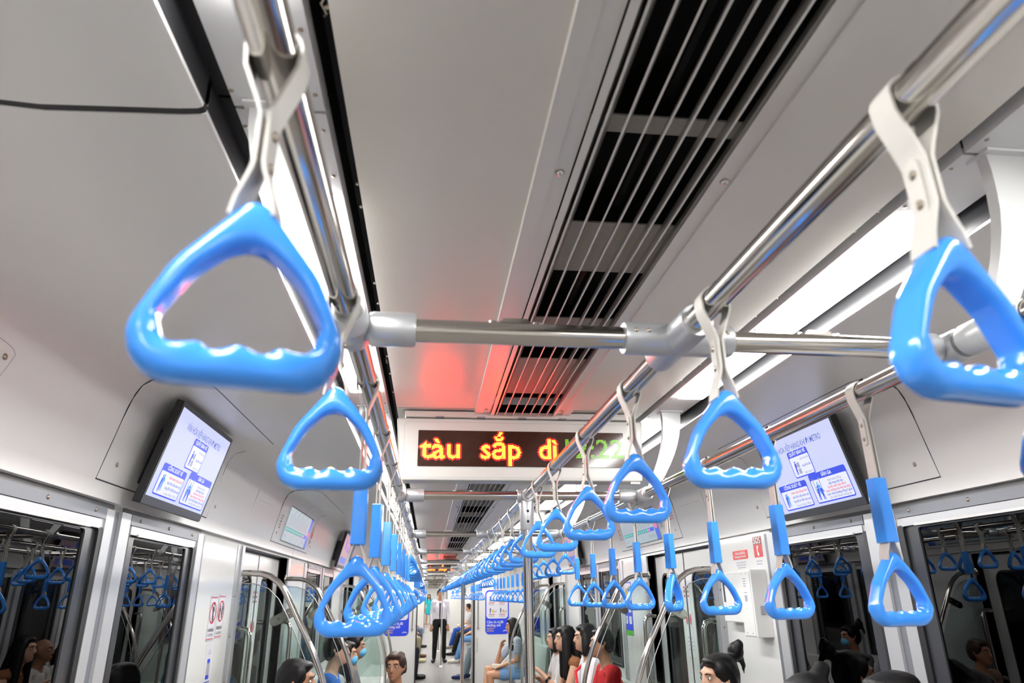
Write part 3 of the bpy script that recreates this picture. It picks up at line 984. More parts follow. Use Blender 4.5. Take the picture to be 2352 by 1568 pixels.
nt.links.new(tc.outputs['Object'], mpn.inputs[0]); nt.links.new(mpn.outputs[0], fr_.inputs[0]); nt.links.new(fr_.outputs[0], sb.inputs[0])
nt.links.new(sb.outputs[0], ln.inputs[0]); nt.links.new(ln.outputs['Value'], cr.inputs['Fac'])
nt.links.new(cr.outputs['Color'], mled.node_tree.nodes['Principled BSDF'].inputs['Base Color'])
M['ledmatrix'] = mled
def led_sign(y, label, detail=True, zo=0.0):
    t = thing('text_display', label, 'text display', (0, y, zo), .008, 'LED text displays')
    b = MB()
    b.prism([(-.452, 2.124), (.452, 2.124), (.437, 1.902), (-.437, 1.902)], .0, .085, lambda a, c, d: (a, d, c))
    b.build('housing', M['sign'], t, bevel=.006)
    if detail:
        u = MB()
        u.prism(rrect(-.425, 2.126, .425, 2.147, .006), -.012, .06, lambda a, c, d: (a, d, c))
        u.build('mounting_rail', M['fin'], t, bevel=.002)
        for k in range(5):
            MB().box(-.315 + .149 * k, -.285 + .149 * k, -.0125, .02, 2.1245, 2.1285).build('mounting_slot', M['aludk'], t)
        gq = MB()
        F0 = Face((0, 0, 0), (1, 0, 0), (0, 0, 1))
        F0.ring(gq, rrect(-.424, 1.912, .424, 2.110, .012), rrect(-.4228, 1.9132, .4228, 2.1088, .011), .0006)
        gq.build('cover_groove', M['inkgrey'], t)
        lt = MB()
        lt.box(.39, .425, -.004, .0, 1.893, 1.9)
        lt.build('latch', M['trim'], t)
    F = Face((0, -.0035, 0), (1, 0, 0), (0, 0, 1))
    p = MB()
    F.slab(p, rrect(-.374, 1.951, .374, 2.0785, .002), -.003, 0)
    scr = p.build('screen', M['ledmatrix'], t)
    a, h, g = MB(), MB(), MB()
    clip = (-.373, 1.9515, .373, 2.078)
    pit = .0033
    for txt, x0, wd in (('tàu', -.366, .142), ('sắp', -.154, .144), ('dì', .055, .068)):
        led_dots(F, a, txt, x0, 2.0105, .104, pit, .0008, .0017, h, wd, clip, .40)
    led_dots(F, g, '12:22', .137, 2.0145, .098, pit, .0014, .0010, None, .215, clip, .36)
    a.build('red_text', M['ledtext'], scr)
    h.build('red_text_bloom', M['ledhalo'], scr)  # imitated bloom, not part of the lit text
    g.build('green_clock', M['ledgreen'], scr)
    return t
led_sign(2.418, 'wide LED display under the ceiling with red text and green clock, nearest the camera')
led_sign(13.265, 'small far LED display with red text above the gangway', False)

# header sticker with the hotline number above the gangway
F = Face((0, YE - .001, 0), (1, 0, 0), (0, 0, 1))
t = thing('hotline_sticker', 'pale header sticker with red hotline number above the gangway', 'sticker', (0, 0, 0))
m = MB(); F.slab(m, rrect(-.20, 1.878, .47, 1.945, .004), 0, .001); st = m.build('backing', M['paper'], t)
m = MB(); F.flat(m, rrect(-.08, 1.898, .46, 1.938, .012), .0016); m.build('number_bar', M['red'], t)
m = MB(); F.flat(m, ell(-.105, 1.918, .024, .020), .0018); m.build('phone_emblem', M['ink'], t)
m = MB(); F.text(m, '028 7300 885', .19, 1.917, .036, .0022, width=.42); m.build('number_text', M['paper'], t)
m = MB(); F.flat(m, rrect(-.05, 1.884, .40, 1.889, .001), .0016); m.build('small_text', M['inkgrey'], t)

# ================================================================== screens and maps on the cove panels
def cove_face(s, y, xb, zb, xt, zt):
    """plane through bottom (xb,zb) and top (xt,zt) at |x|, facing the aisle; x axis reads left to right for a viewer inside"""
    up = Vector((s * (xt - xb), 0, zt - zb)).normalized()
    return Face((s * xb, y, zb), (0, -s, 0), up)
M['tvbg'] = glow('tv_background', (0.60, 0.64, 0.92), 1.0)
M['tvblue'] = glow('tv_blue', (0.020, 0.065, 0.80), 1.0)
M['tvwhite'] = glow('tv_white', (0.80, 0.82, 0.98), 1.0)
M['tvtext'] = glow('tv_text_blue', (0.05, 0.10, 0.55), 1.0)
M['tvgreytx'] = glow('tv_text_grey', (0.36, 0.38, 0.52), 1.0)
M['tvred'] = glow('tv_text_red', (0.80, 0.03, 0.07), 1.0)
M['tvsky'] = glow('tv_light_blue', (0.05, 0.35, 0.95), 1.0)
M['tvpink'] = glow('tv_pink', (0.46, 0.30, 0.36), 0.8)

def walker(F, mb, x, y, h, d, lean=0.0):
    """small pictogram of a standing figure"""
    F.flat(mb, ell(x + lean * h, y + h * .92, h * .075, h * .085, 12), d)
    F.flat(mb, [(x - h * .11 + lean * h * .5, y + h * .45), (x + h * .09 + lean * h * .4, y + h * .45), (x + h * .12 + lean * h, y + h * .82), (x - h * .12 + lean * h, y + h * .82)], d)
    F.flat(mb, [(x - h * .11, y), (x - h * .05, y), (x + h * .03, y + h * .46), (x - h * .11 + lean * h * .5, y + h * .46)], d)
    F.flat(mb, [(x + h * .05, y), (x + h * .12, y), (x + h * .09 + lean * h * .4, y + h * .46), (x - h * .02, y + h * .46)], d)
    F.flat(mb, [(x + h * .09 + lean * h, y + h * .80), (x + h * .26, y + h * .56), (x + h * .22, y + h * .52), (x + h * .05 + lean * h, y + h * .70)], d)

def monitor(s, yc, label, group, mode=0, yoff=0):
    W, H = .62, .355
    F = cove_face(s, yc, 1.262, 1.818, 1.172, 2.160)
    t = thing('wall_monitor', label, 'monitor', (0, 0, 0), 0, group)
    mb = MB(); F.slab(mb, rrect(-W / 2, 0, W / 2, H, .006), -.026, .0)
    mb.build('casing', M['tvblack'], t, bevel=.003)
    mb = MB(); F.slab(mb, rrect(-W / 2 + .10, .06, W / 2 - .10, H - .10, .006), -.075, -.0262)
    mb.build('mount', M['tvblack'], t)
    mb = MB()
    F.ring(mb, rrect(-W / 2 + .002, .002, W / 2 - .002, H - .002, .005), rrect(-W / 2 + .016, .030, W / 2 - .016, H - .018, .002), .0015)
    mb.build('bezel', M['tvgrey'], t)
    mb = MB()
    F.flat(mb, rrect(-W / 2 + .016, .030, W / 2 - .016, H - .018, .002), .0012)
    sc = mb.build('screen', M['tvbg'] if mode == 0 else M['tvpink'], t)
    if mode == 1:
        mb = MB()
        F.flat(mb, rrect(-.16, .19, -.02, .29, .01), .002); F.flat(mb, rrect(-.25, .05, .24, .11, .01), .002); F.flat(mb, rrect(.06, .17, .22, .24, .01), .002)
        mb.build('screen_picture', M['tvtext'], sc)
        return t
    d = .0022
    tx = MB()
    F.text(tx, 'VĂN HÓA XẾP HÀNG KHI ĐI METRO', .0, .288, .034, d, bold=.0001, width=.40)
    def card(x0, y0, x1, y1, title, lines, pic):
        hd = .026
        b_ = MB(); F.flat(b_, rrect(x0, y0, x1, y1, .010), d); cd = b_.build('card', M['tvblue'], sc)
        b_ = MB(); F.flat(b_, rrect(x0 + .005, y0 + .005, x1 - .005, y1 - hd, .006), d + .0004); b_.build('card_field', M['tvwhite'], sc)
        blue, sky, gy = MB(), MB(), MB()
        hd_ = MB(); F.text(hd_, title, (x0 + x1) / 2, y1 - hd / 2, .020, d + .0008, bold=.0006); hd_.build('card_title', M['tvwhite'], sc)
        walker(F, blue, x0 + .030, y0 + .012, .058, d + .0009, .10)
        if pic == 1:
            for k in range(2): F.flat(gy, rrect(x0 + .046, y0 + .014 + .026 * k, x0 + .066, y0 + .036 + .026 * k, .001), d + .0008)
        if pic == 2:
            walker(F, sky, x0 + .047, y0 + .016, .058, d + .0010)
        if pic == 3:
            walker(F, blue, x0 + .062, y0 + .012, .058, d + .0009, -.1)
            walker(F, sky, x0 + .046, y0 + .034, .052, d + .0010)
            for p, q in ((.020, .026), (.064, .070)):
                F.flat(gy, rrect(x0 + p, y0 + .04, x0 + q, y0 + .10, .001), d + .0007)
        for nm, mb, mm in (('card_figure', blue, 'tvblue'), ('card_light_figure', sky, 'tvsky'), ('card_frame', gy, 'tvgreytx')):
            if mb.v: mb.build(nm, M[mm], sc)
        n = len(lines)
        top = y1 - hd - .014
        st = (top - y0 - .014) / max(n - 1, 1)
        for k, ln_ in enumerate(lines):
            xx = (x0 + .075 + x1) / 2
            parts = ln_
            col = MB()
            F.text(col, parts[1], xx, top - st * k, .0125, d + .0008, bold=.0002, width=min(x1 - x0 - .095, .0062 * len(parts[1])))
            col.build('text_line', M[{'g': 'tvgreytx', 'b': 'tvtext', 'r': 'tvred'}[parts[0]]], sc)
    card(-.085, .160, .075, .272, 'QUẦY BÁN VÉ', [('g', 'Hành khách xếp'), ('b', 'hàng để chờ đến'), ('g', 'lượt mua vé')], 1)
    card(-.255, .040, -.025, .148, 'CỔNG SOÁT VÉ', [('r', 'Hành khách đứng trước'), ('b', 'vạch đỏ & xếp thành một'), ('b', 'hàng để chờ đến lượt soát'), ('g', 'vé qua cổng tự động')], 2)
    card(.005, .040, .270, .160, 'SÂN GA', [('g', 'Hành khách đứng'), ('b', 'xếp hàng đợi tàu'), ('r', '(trước vạch màu đỏ &'), ('r', 'theo hướng mũi tên hai bên)'), ('b', 'Luôn chừa khoảng trống ở giữa'), ('g', 'cho hành khách xuống tàu')], 3)
    tx.build('headline', M['tvtext'], sc)
    return t
monitor(-1, 2.685, 'lit wall monitor with blue cards on the left cove panel, nearest the camera', 'wall monitors')
monitor(1, 2.685, 'lit wall monitor with blue cards on the right cove panel, nearest the camera', 'wall monitors')
monitor(-1, 7.74, 'dim pinkish wall monitor on the left cove panel, beyond the route map', 'wall monitors', 1)
monitor(1, 7.74, 'dim bluish wall monitor on the right cove panel, beyond the route map', 'wall monitors', 1)

M['mapbg'] = glow('map_background', (0.34, 0.42, 0.45), 1.0)
M['mapblue'] = glow('map_blue', (0.02, 0.10, 0.62), 1.0)
M['mapgreen'] = glow('map_green', (0.0, 0.26, 0.24), 1.0)
M['mapdot'] = glow('map_dot', (0.30, 0.85, 0.72), 1.0)
M['mappink'] = glow('map_pink', (0.95, 0.12, 0.28), 1.0)
M['mapink'] = glow('map_ink', (0.16, 0.20, 0.32), 1.0)
def route_map(s, yc, label):
    W, H = .93, .225
    F = cove_face(s, yc, 1.318, 1.893, 1.262, 2.118)
    t = thing('route_map_display', label, 'route map', (0, 0, 0), 0, 'route map displays')
    mb = MB()
    F.ring(mb, rrect(-W / 2 - .004, -.004, W / 2 + .004, H + .006, .004), rrect(-W / 2, 0, W / 2, H, .002), .0012)
    mb.build('edge', M['gasket'], t)
    mb = MB(); F.flat(mb, rrect(-W / 2, 0, W / 2, H, .002), .0010)
    sc = mb.build('screen', M['mapbg'], t)
    a, g, d, k, p = MB(), MB(), MB(), MB(), MB()
    yl = .080
    F.flat(a, rrect(-W / 2 + .02, yl - .014, W / 2 - .10, yl + .014, .003), .0016)
    F.flat(a, rrect(W / 2 - .085, .0, W / 2 - .0, H, .002), .0016)
    F.flat(g, rrect(-W / 2 + .02, yl - .013, W / 2 - .25, yl + .013, .003), .0019)
    F.flat(p, ell(W / 2 - .045, H * .45, .030, .022), .0024)
    F.flat(p, ell(W / 2 - .235, yl, .012, .011), .0024)
    for q in range(14):
        x = -W / 2 + .045 + .052 * q
        d1 = MB(); F.flat(d1, ell(x, yl, .008, .008, 10), .0023); d1.build('station_dot', M['mapdot'], sc)
        # slanted station names
        for r in range(2):
            x1, y1 = x + .006 * r * 2, yl + .022
            L = .075 + .02 * ((q * 7 + r * 3) % 3)
            F.flat(k, [(x1, y1), (x1 + .006, y1), (x1 + .006 + L * .22, y1 + L), (x1 + L * .22, y1 + L)], .0017)
    F.text(k, 'Bến Thành', W / 2 - .17, .032, .026, .0018)
    F.text(k, 'Suối Tiên', -W / 2 + .085, .032, .026, .0018)
    for q in range(3):
        F.flat(k, [(-.15 + .17 * q, .010), (-.144 + .17 * q, .010), (-.115 + .17 * q, .055), (-.121 + .17 * q, .055)], .0017)
    for nm, mb, mm in (('blue_band', a, 'mapblue'), ('green_line', g, 'mapgreen'), ('station_names', k, 'mapink'), ('pink_marks', p, 'mappink')):
        mb.build(nm, M[mm], sc)
    return t
route_map(-1, 5.36, 'lit route map display above the left door')
route_map(1, 5.36, 'lit route map display above the right door')

# small notices on the cove panels
def notice(s, y, z, w_, h, label, build, name='notice_sticker', cat='sticker', group=None):
    xb = cove_x(z)
    up = Vector((s * (cove_x(z + .05) - xb), 0, .05)).normalized()
    F = Face((s * (xb - .0015), y, z), (0, -s, 0), up)
    t = thing(name, label, cat, (0, 0, 0), 0, group)
    build(F, t, w_, h)
    return t
def nb_triangle(F, t, w_, h):
    m = MB(); F.slab(m, rrect(-w_ / 2, 0, w_ / 2, h, .004), -.001, .0008); m.build('backing', M['paper'], t)
    m = MB(); F.flat(m, [(-w_ * .40, h * .52), (w_ * .40, h * .52), (0, h * .95)], .0014); m.build('triangle', M['yellow'], t)
    m = MB(); F.flat(m, [(-w_ * .04, h * .60), (w_ * .04, h * .60), (w_ * .03, h * .82), (-w_ * .03, h * .82)], .0018)
    F.ring(m, [(-w_ * .46, h * .49), (w_ * .46, h * .49), (0, h * .99)], [(-w_ * .38, h * .53), (w_ * .38, h * .53), (0, h * .93)], .0017)
    m.build('triangle_border', M['ink'], t)
    m = MB(); F.flat(m, rrect(-w_ * .35, h * .28, w_ * .35, h * .36, .001), .0014); F.flat(m, rrect(-w_ * .35, h * .12, w_ * .35, h * .20, .001), .0014); m.build('small_text', M['inkgrey'], t)
def nb_orange(F, t, w_, h):
    m = MB(); F.slab(m, rrect(-w_ / 2, 0, w_ / 2, h, .004), -.001, .0008); m.build('backing', M['paper'], t)
    m = MB(); F.flat(m, rrect(-w_ * .42, h * .38, w_ * .42, h * .66, .003), .0014); m.build('orange_field', M['orange'], t)
    m = MB(); F.flat(m, [(-w_ * .40, h * .68), (w_ * .40, h * .68), (w_ * .1, h * .97), (-w_ * .1, h * .97)], .0014); m.build('yellow_field', M['yellow'], t)
    m = MB(); F.flat(m, rrect(-w_ * .35, h * .1, w_ * .35, h * .26, .002), .0014); m.build('small_text', M['inkgrey'], t)
def nb_pinktext(F, t, w_, h):
    m = MB()
    for k in range(4):
        F.flat(m, rrect(-w_ / 2 + (k % 2) * .008, h * (.05 + .24 * k), w_ / 2 - ((k + 1) % 2) * .006, h * (.05 + .24 * k) + h * .13, .001), .0006)
    m.build('red_lettering', pbr('faded_red_ink', (0.62, 0.36, 0.36), .5), t)
def nb_greytext(F, t, w_, h):
    m = MB()
    for k in range(5):
        F.flat(m, rrect(-w_ / 2, h * (.05 + .19 * k), w_ / 2 - (k % 2) * .01, h * (.05 + .19 * k) + h * .10, .001), .0006)
    m.build('grey_lettering', M['inkgrey'], t)
notice(-1, 5.98, 1.93, .07, .15, 'orange and yellow emergency notice beside the left route map', nb_orange)
notice(1, 4.83, 1.95, .06, .13, 'yellow warning triangle notice beside the right route map', nb_triangle)
notice(1, 4.60, 1.99, .10, .07, 'faded red lettering on the right cove panel beside the hatch', nb_pinktext)
notice(-1, 4.74, 1.95, .05, .10, 'small grey lettering left of the left route map', nb_greytext)
notice(1, 5.93, 1.95, .05, .10, 'small grey lettering left of the right route map', nb_greytext)

# ================================================================== wall stickers and equipment
FL = lambda y, z, d=0: Face((-XW + .0005 + d, y, z), (0, 1, 0), (0, 0, 1))
FR = lambda y, z, d=0: Face((XW - .0005 - d, y, z), (0, -1, 0), (0, 0, 1))
# prohibition notices on the left panel
def prohibition(F, y0, w_, h, label, top, bot, two):
    t = thing('prohibition_notice', label, 'sticker', (0, 0, 0), 0, 'prohibition notices')
    m = MB(); F.slab(m, rrect(-w_ / 2, 0, w_ / 2, h, .002), 0, .0008); m.build('backing', M['paper'], t)
    m = MB(); F.ring(m, rrect(-w_ / 2 + .002, .002, w_ / 2 - .002, h - .002, .002), rrect(-w_ / 2 + .0055, .0055, w_ / 2 - .0055, h - .0055, .002), .0012); m.build('border', M['inkgrey'], t)
    m = MB(); cy = h * .62; r = w_ * .42
    F.ring(m, ell(0, cy, r, r * 1.0, 28), ell(0, cy, r * .86, r * .86, 28), .0020)
    a = math.radians(125)
    dx, dy = math.cos(a), math.sin(a)
    F.flat(m, [(r * dx - .05 * r * dy, cy + r * dy + .05 * r * dx), (r * dx + .05 * r * dy, cy + r * dy - .05 * r * dx), (-r * dx + .05 * r * dy, cy - r * dy - .05 * r * dx), (-r * dx - .05 * r * dy, cy - r * dy + .05 * r * dx)], .0022)
    m.build('red_ring', M['red'], t)
    for q in (.008, h - .012):
        m = MB(); F.flat(m, rrect(-w_ * .45, q, w_ * .45, q + .004, .001), .0014); m.build('border_line', M['red'], t)
    m = MB()
    if two:
        walker(F, m, -.022, cy - .038, .066, .0016); walker(F, m, .022, cy - .032, .068, .0016)
    else:
        walker(F, m, .004, cy - .042, .086, .0016)
    m.build('figure', M['ink'], t)
    m = MB(); F.text(m, top, 0, h * .24, .020, .0014, bold=.0005, width=w_ * .78); F.text(m, bot, 0, h * .13, .018, .0014, width=w_ * .72); m.build('lettering', M['ink'], t)
prohibition(FL(3.70, 1.335), 0, .118, .205, 'no littering notice with red ring on the left wall panel, nearer the window', 'CẤM XẢ RÁC', 'NO LITTERING', False)
prohibition(FL(3.835, 1.340), 0, .118, .205, 'notice with two figures in a red ring on the left wall panel, nearer the door', 'KHÔNG ĐÙA GIỠN', 'NO DISTURBANCE', True)
t = thing('instruction_sticker', 'pale sticker with a blue bottle shaped pictogram below the prohibition notices', 'sticker', (0, 0, 0))
F = FL(3.735, 1.14)
m = MB(); F.slab(m, rrect(-.06, 0, .06, .185, .003), 0, .0006); m.build('backing', M['paper'], t)
m = MB(); F.flat(m, rrect(-.026, .028, .026, .046, .004), .0012); F.flat(m, rrect(-.022, .098, .022, .116, .004), .0012); m.build('blue_ends', M['tvsky'] if False else M['pblue'], t)
m = MB(); F.flat(m, rrect(-.024, .046, .024, .098, .002), .0011)
for k in range(5):
    a = math.radians(35 + 28 * k)
    F.flat(m, [(math.cos(a) * .018 - .002, .125 + math.sin(a) * .012), (math.cos(a) * .018 + .002, .125 + math.sin(a) * .012), (math.cos(a) * .034 + .002, .130 + math.sin(a) * .030), (math.cos(a) * .034 - .002, .130 + math.sin(a) * .030)], .0012)
m.build('bottle_body', M['inkgrey'], t)
m = MB()
for k in range(2): F.flat(m, rrect(-.05, .004 + .009 * k, .05, .009 + .009 * k, .001), .0012)
m.build('small_text', M['inkblue'], t)

# SOS sticker
t = thing('sos_sticker', 'tall red SOS sticker with a white telephone on the right wall panel', 'sticker', (0, 0, 0))
F = FR(3.508, 1.692)
m = MB(); F.slab(m, rrect(-.048, 0, .048, .102, .003), 0, .0008); m.build('backing', M['red'], t)
m = MB(); F.flat(m, rrect(-.046, .062, .046, .100, .002), .0011); m.build('dark_field', pbr('dark_red_vinyl', (0.20, .004, .01), .25), t)
m = MB(); F.text(m, 'SOS', 0, .081, .046, .0016, bold=.0006, width=.078)
hs = [(-.006, .058), (.004, .057), (.008, .048), (.001, .042), (.001, .026), (.010, .020), (.010, .008), (.000, .004), (-.008, .014), (-.010, .034), (-.010, .050)]
F.flat(m, hs, .0016)
m.build('lettering', M['white'], t)
m = MB()
for k in range(2): F.flat(m, rrect(-.035, -.022 - .014 * k, .035 - .006 * k, -.016 - .014 * k, .001), .0006)
m.build('small_text', M['inkgrey'], t)
t = thing('red_notice', 'wide red notice with white lettering left of the SOS sticker', 'sticker', (0, 0, 0))
F = FR(3.728, 1.692)
m = MB(); F.slab(m, rrect(-.095, 0, .095, .046, .005), 0, .0008); m.build('backing', M['red'], t)
m = MB(); F.text(m, 'Bộ liên lạc khẩn cấp', 0, .031, .016, .0013, bold=.0003, width=.125); F.text(m, 'Emergency intercom', 0, .014, .016, .0013, bold=.0003, width=.135)
m.build('lettering', M['white'], t)
m = MB()
for k in range(4): F.flat(m, rrect(-.062 + .012 * (k > 1), -.020 - .013 * k, .062 - .012 * (k > 1), -.014 - .013 * k, .001), .0006)
m.build('small_text', M['inkgrey'], t)
# intercom column and the box beside it
t = thing('intercom_unit', 'tall white emergency intercom column on the right wall panel below the SOS sticker', 'intercom', (0, 0, 0))
m = MB(); m.box(XW - .085, XW, 3.455, 3.600, 1.315, 1.632); m.build('casing', M['white'], t, bevel=.004)
F = FR(3.5275, 1.315, .085)
m = MB(); F.slab(m, rrect(-.062, .006, .062, .311, .004), 0, .002); fp = m.build('front_plate', M['white'], t, bevel=.001)
m = MB(); F.flat(m, rrect(-.014, .165, .016, .195, .002), .0026); m.build('button', M['inkgrey'], fp)
m = MB()
for k in range(4): F.flat(m, rrect(-.016, .235 + .012 * k, .016, .240 + .012 * k, .001), .0026)
F.flat(m, rrect(-.02, .205, .02, .209, .001), .0026)
m.build('speaker_slots', M['inkgrey'], fp)
m = MB()
for a, b in ((-.03, .298), (.03, .298), (-.03, .018), (.03, .018)): F.flat(m, ell(a, b, .004, .004, 8), .0028)
m.build('plate_screw', M['screw'], fp)
m = MB(); m.box(XW - .055, XW - .03, 3.449, 3.4552, 1.42, 1.46); m.build('side_latch', M['inkgrey'], t)
t = thing('equipment_box', 'wide white equipment box on the right wall panel, left of the intercom column', 'box', (0, 0, 0))
m = MB(); m.box(XW - .055, XW, 3.635, 3.905, 1.375, 1.625); m.build('casing', M['white'], t, bevel=.006)
F = FR(3.77, 1.375, .055)
m = MB(); F.ring(m, rrect(-.13, .05, .13, .245, .004), rrect(-.1285, .0515, .1285, .2435, .004), .0006); m.build('cover_joint', M['inkgrey'], t)
m = MB(); F.slab(m, rrect(.055, .075, .085, .12, .003), -.002, .0016); m.build('recess_handle', M['inkgrey'], t)
m = MB(); F.flat(m, ell(.03, .15, .006, .006, 10), .001); F.flat(m, rrect(-.110, .10, -.090, .22, .002), .001); m.build('lock_and_label', M['ink'], t)

# poster on the right beyond the door
t = thing('metro_poster', 'tall blue and white poster with green foot on the right panel beyond the door', 'poster', (0, 0, 0))
F = FR(6.06 + .0, 1.20)
m = MB(); F.slab(m, rrect(-.13, 0, .13, .42, .004), 0, .001); m.build('sheet', M['pblue'], t)
m = MB(); F.flat(m, rrect(-.12, .27, .12, .41, .02), .0015)
for a in (-.06, .06):
    for b in (.09, .18): F.flat(m, rrect(a - .04, b, a + .035, b + .06, .004), .0015)
m.build('white_fields', M['paper'], t)
m = MB(); F.flat(m, rrect(-.13, 0, .13, .04, .002), .0016); m.build('green_foot', M['green'], t)
m = MB(); F.flat(m, ell(-.03, .34, .03, .035, 14), .002); m.build('yellow_spot', M['yellow'], t)
m = MB(); walker(F, m, .05, .29, .09, .0021); walker(F, m, -.06, .095, .05, .0021); walker(F, m, .06, .185, .05, .0021); m.build('figures', M['inkblue'], t)

# priority seat posters on the end wall
def priority_poster(xc, label):
    W, H = .435, .75
    F = Face((xc, YE - .001, .877), (1, 0, 0), (0, 0, 1))
    t = thing('priority_poster', label, 'poster', (0, 0, 0), 0, 'priority seat posters')
    m = MB(); F.slab(m, rrect(-W / 2, 0, W / 2, H, .07), 0, .0012); m.build('sheet', M['pblue'], t)
    m = MB(); F.flat(m, rrect(-W / 2 + .022, .265, W / 2 - .022, H - .025, .055), .0018); m.build('white_field', M['paper'], t)
    fig, yl, gt, rt = MB(), MB(), MB(), MB()
    for a in (-.105, .085):
        for b in (.355, .555):
            walker(F, fig, a - .02, b, .095, .0022)
            F.flat(yl, ell(a + .030, b + .035, .022, .026, 14), .0023)
            F.flat(fig, [(a + .05, b + .01), (a + .085, b + .022), (a + .095, b + .05), (a + .088, b + .05), (a + .08, b + .028), (a + .05, b + .018)], .0022)
            F.flat(rt, rrect(a - .05, b - .026, a + .06, b - .016, .001), .0022)
            gt = MB()
            for k in range(2): F.flat(gt, rrect(a - .05, b - .046 - .016 * k, a + .055, b - .038 - .016 * k, .001), .0022)
            gt.build('caption', M['inkgrey'], t)
    fig.build('figures', M['inkblue'], t); yl.build('yellow_bags', M['yellow'], t); rt.build('red_text', M['red'], t)
    m = MB(); F.text(m, 'Cảm ơn vì đã', -.19, .205, .060, .0022, 'LEFT', .001, .30); F.text(m, 'nhường chỗ', -.19, .150, .060, .0022, 'LEFT', .001, .25)
    F.ring(m, [(.10, .045), (.13, .075), (.145, .06), (.16, .075), (.19, .045)], [(.11, .045), (.13, .063), (.145, .05), (.16, .063), (.18, .045)], .0022)
    m.build('white_lettering', M['white'], t)
    m = MB(); F.text(m, 'PRIORITY', -.19, .095, .036, .0022, 'LEFT', .0006, .14); F.text(m, 'SEATING', -.19, .058, .036, .0022, 'LEFT', .0006, .125); m.build('yellow_lettering', M['yellow'], t)
priority_poster(.925, 'blue priority seating poster on the end wall right of the gangway')
priority_poster(-.88, 'blue priority seating poster on the end wall left of the gangway')

# ================================================================== seat benches, draught screens, door grab rails
def bench(s, y0, y1, label, grp='side seat benches'):
    t = thing('seat_bench', label, 'bench', (0, 0, 0), 0, grp)
    pr = [(.90, .40), (.885, .425), (.90, .445), (1.20, .432), (1.27, .45), (1.318, .84), (1.33, .86), (1.342, .84), (1.342, .36), (.95, .36)]
    m = MB(); m.prism(pr, y0, y1, lambda a, b, c: (s * a, c, b)); m.build('seat_shell', M['seat'], t, bevel=.006)
    m = MB(); m.box(s * 1.15, s * 1.342, y0 + .02, y1 - .02, .02, .36); m.build('base', M['aludk'], t)
    return t
names = {0: 'nearest the camera', 1: 'between the two doors beyond the route map', 2: 'by the end wall'}
BR = [(.78, 4.06), (5.50, 8.74), (10.20, 13.25)]
for s, side in ((-1, 'left'), (1, 'right')):
    for k, (a, b) in enumerate(BR):
        bench(s, a, b, 'pale side seat bench along the %s wall, %s' % (side, names[k]))
    for k, (a, b) in enumerate(((14.6, 16.6), (18.2, 21.4), (23.0, 26.2), (27.8, 31.0))):
        bench(s, a, b, 'far seat bench along the %s wall of the next car, %s beyond the gangway' % (side, ordn(k)), 'benches in the next car')

TUBE = [(1.36, 1.657), (1.30, 1.657), (1.25, 1.654), (1.20, 1.640), (1.152, 1.608), (1.118, 1.570), (1.083, 1.512), (1.04, 1.435), (.985, 1.34), (.935, 1.25), (.89, 1.155), (.855, 1.065), (.825, .97), (.805, .87), (.797, .76), (.795, .6), (.795, .42)]
def draught_screen(s, y, label, up):
    """bent grab tube with a glass sheet at the end of a bench; up = direction towards the bench"""
    t = thing('draught_screen', label, 'partition', (0, 0, 0), 0, 'draught screens at the bench ends')
    MB().tube([(s * a, y, b) for a, b in TUBE], .0165, 14).build('bent_tube', M['steel'], t, smooth=True)
    MB().tube([(s * 1.362, y, 1.657), (s * 1.354, y, 1.657), (s * 1.350, y, 1.657)], [.032, .030, .018], 16).build('wall_flange', M['steel'], t, smooth=True)
    g = [(1.345, 1.605), (1.27, 1.60), (1.20, 1.575), (1.14, 1.52), (1.09, 1.44), (1.03, 1.33), (.96, 1.19), (.91, 1.07), (.87, .93), (.85, .78), (.85, .55), (1.345, .55)]
    m = MB(); m.prism(g, y + up * .003, y + up * .009, lambda a, b, c: (s * a, c, b)); m.build('glass_sheet', M['screen_glass'], t)
    m = MB()
    ed = [(a, b) for a, b in g[:11]]
    m.tube([(s * a, y + up * .006, b) for a, b in ed], .0028, 6); m.build('glass_edge', M['alu'], t)
    c0, c1 = Vector((s * 1.050, y, 1.462)), Vector((s * 1.150, y, 1.408))
    d = (c1 - c0).normalized(); nrm = Vector((-d.z, 0, d.x))
    pts = []
    for k in range(9):
        a = -math.pi / 2 + math.pi * k / 8
        pts.append(c1 + d * .026 * math.cos(a) + nrm * .026 * math.sin(a))
    pts = [c0 - nrm * .026] + pts + [c0 + nrm * .026]
    m = MB(); m.prism([(p.x, p.z) for p in pts], y - .006, y + .006, lambda a, b, c: (a, c, b)); m.build('clamp_plate', M['steel'], t, bevel=.002)
    bl = MB()
    for k in (.3, .8):
        q = c0 + (c1 - c0) * k
        bl.ball((q.x, y - .0065, q.z), (.005, .002, .005), 8, 5)
    bl.build('plate_bolt', M['screw'], t, smooth=True)
    return t
SCR = [(4.135, -1, 'before the first door'), (5.405, 1, 'just beyond the first door'), (8.835, -1, 'before the second door'), (10.105, 1, 'just beyond the second door'), (13.2, -1, 'at the end wall')]
for s, side in ((-1, 'left'), (1, 'right')):
    for y, up, wh in SCR[:4]:
        draught_screen(s, y, 'bent steel grab tube with glass draught screen on the %s, %s' % (side, wh), up)
    for c in DOORS[1:]:
        for q in (-1, 1):
            y = c + q * .585
            t = thing('door_grab_rail', 'vertical hooked grab rail on the %s beside the %s door, %s side' % (side, 'first' if c < 6 else 'second', 'near' if q < 0 else 'far'), 'grab rail', (s * 1.36, y, 0), 0, 'door grab rails')
            MB().tube([(s * .012, 0, 1.365), (-s * .03, 0, 1.372), (-s * .058, 0, 1.362), (-s * .072, 0, 1.335), (-s * .075, 0, 1.29), (-s * .075, 0, .95), (-s * .06, 0, .90), (s * .012, 0, .88)], .0145, 12).build('rail', M['steel'], t, smooth=True)

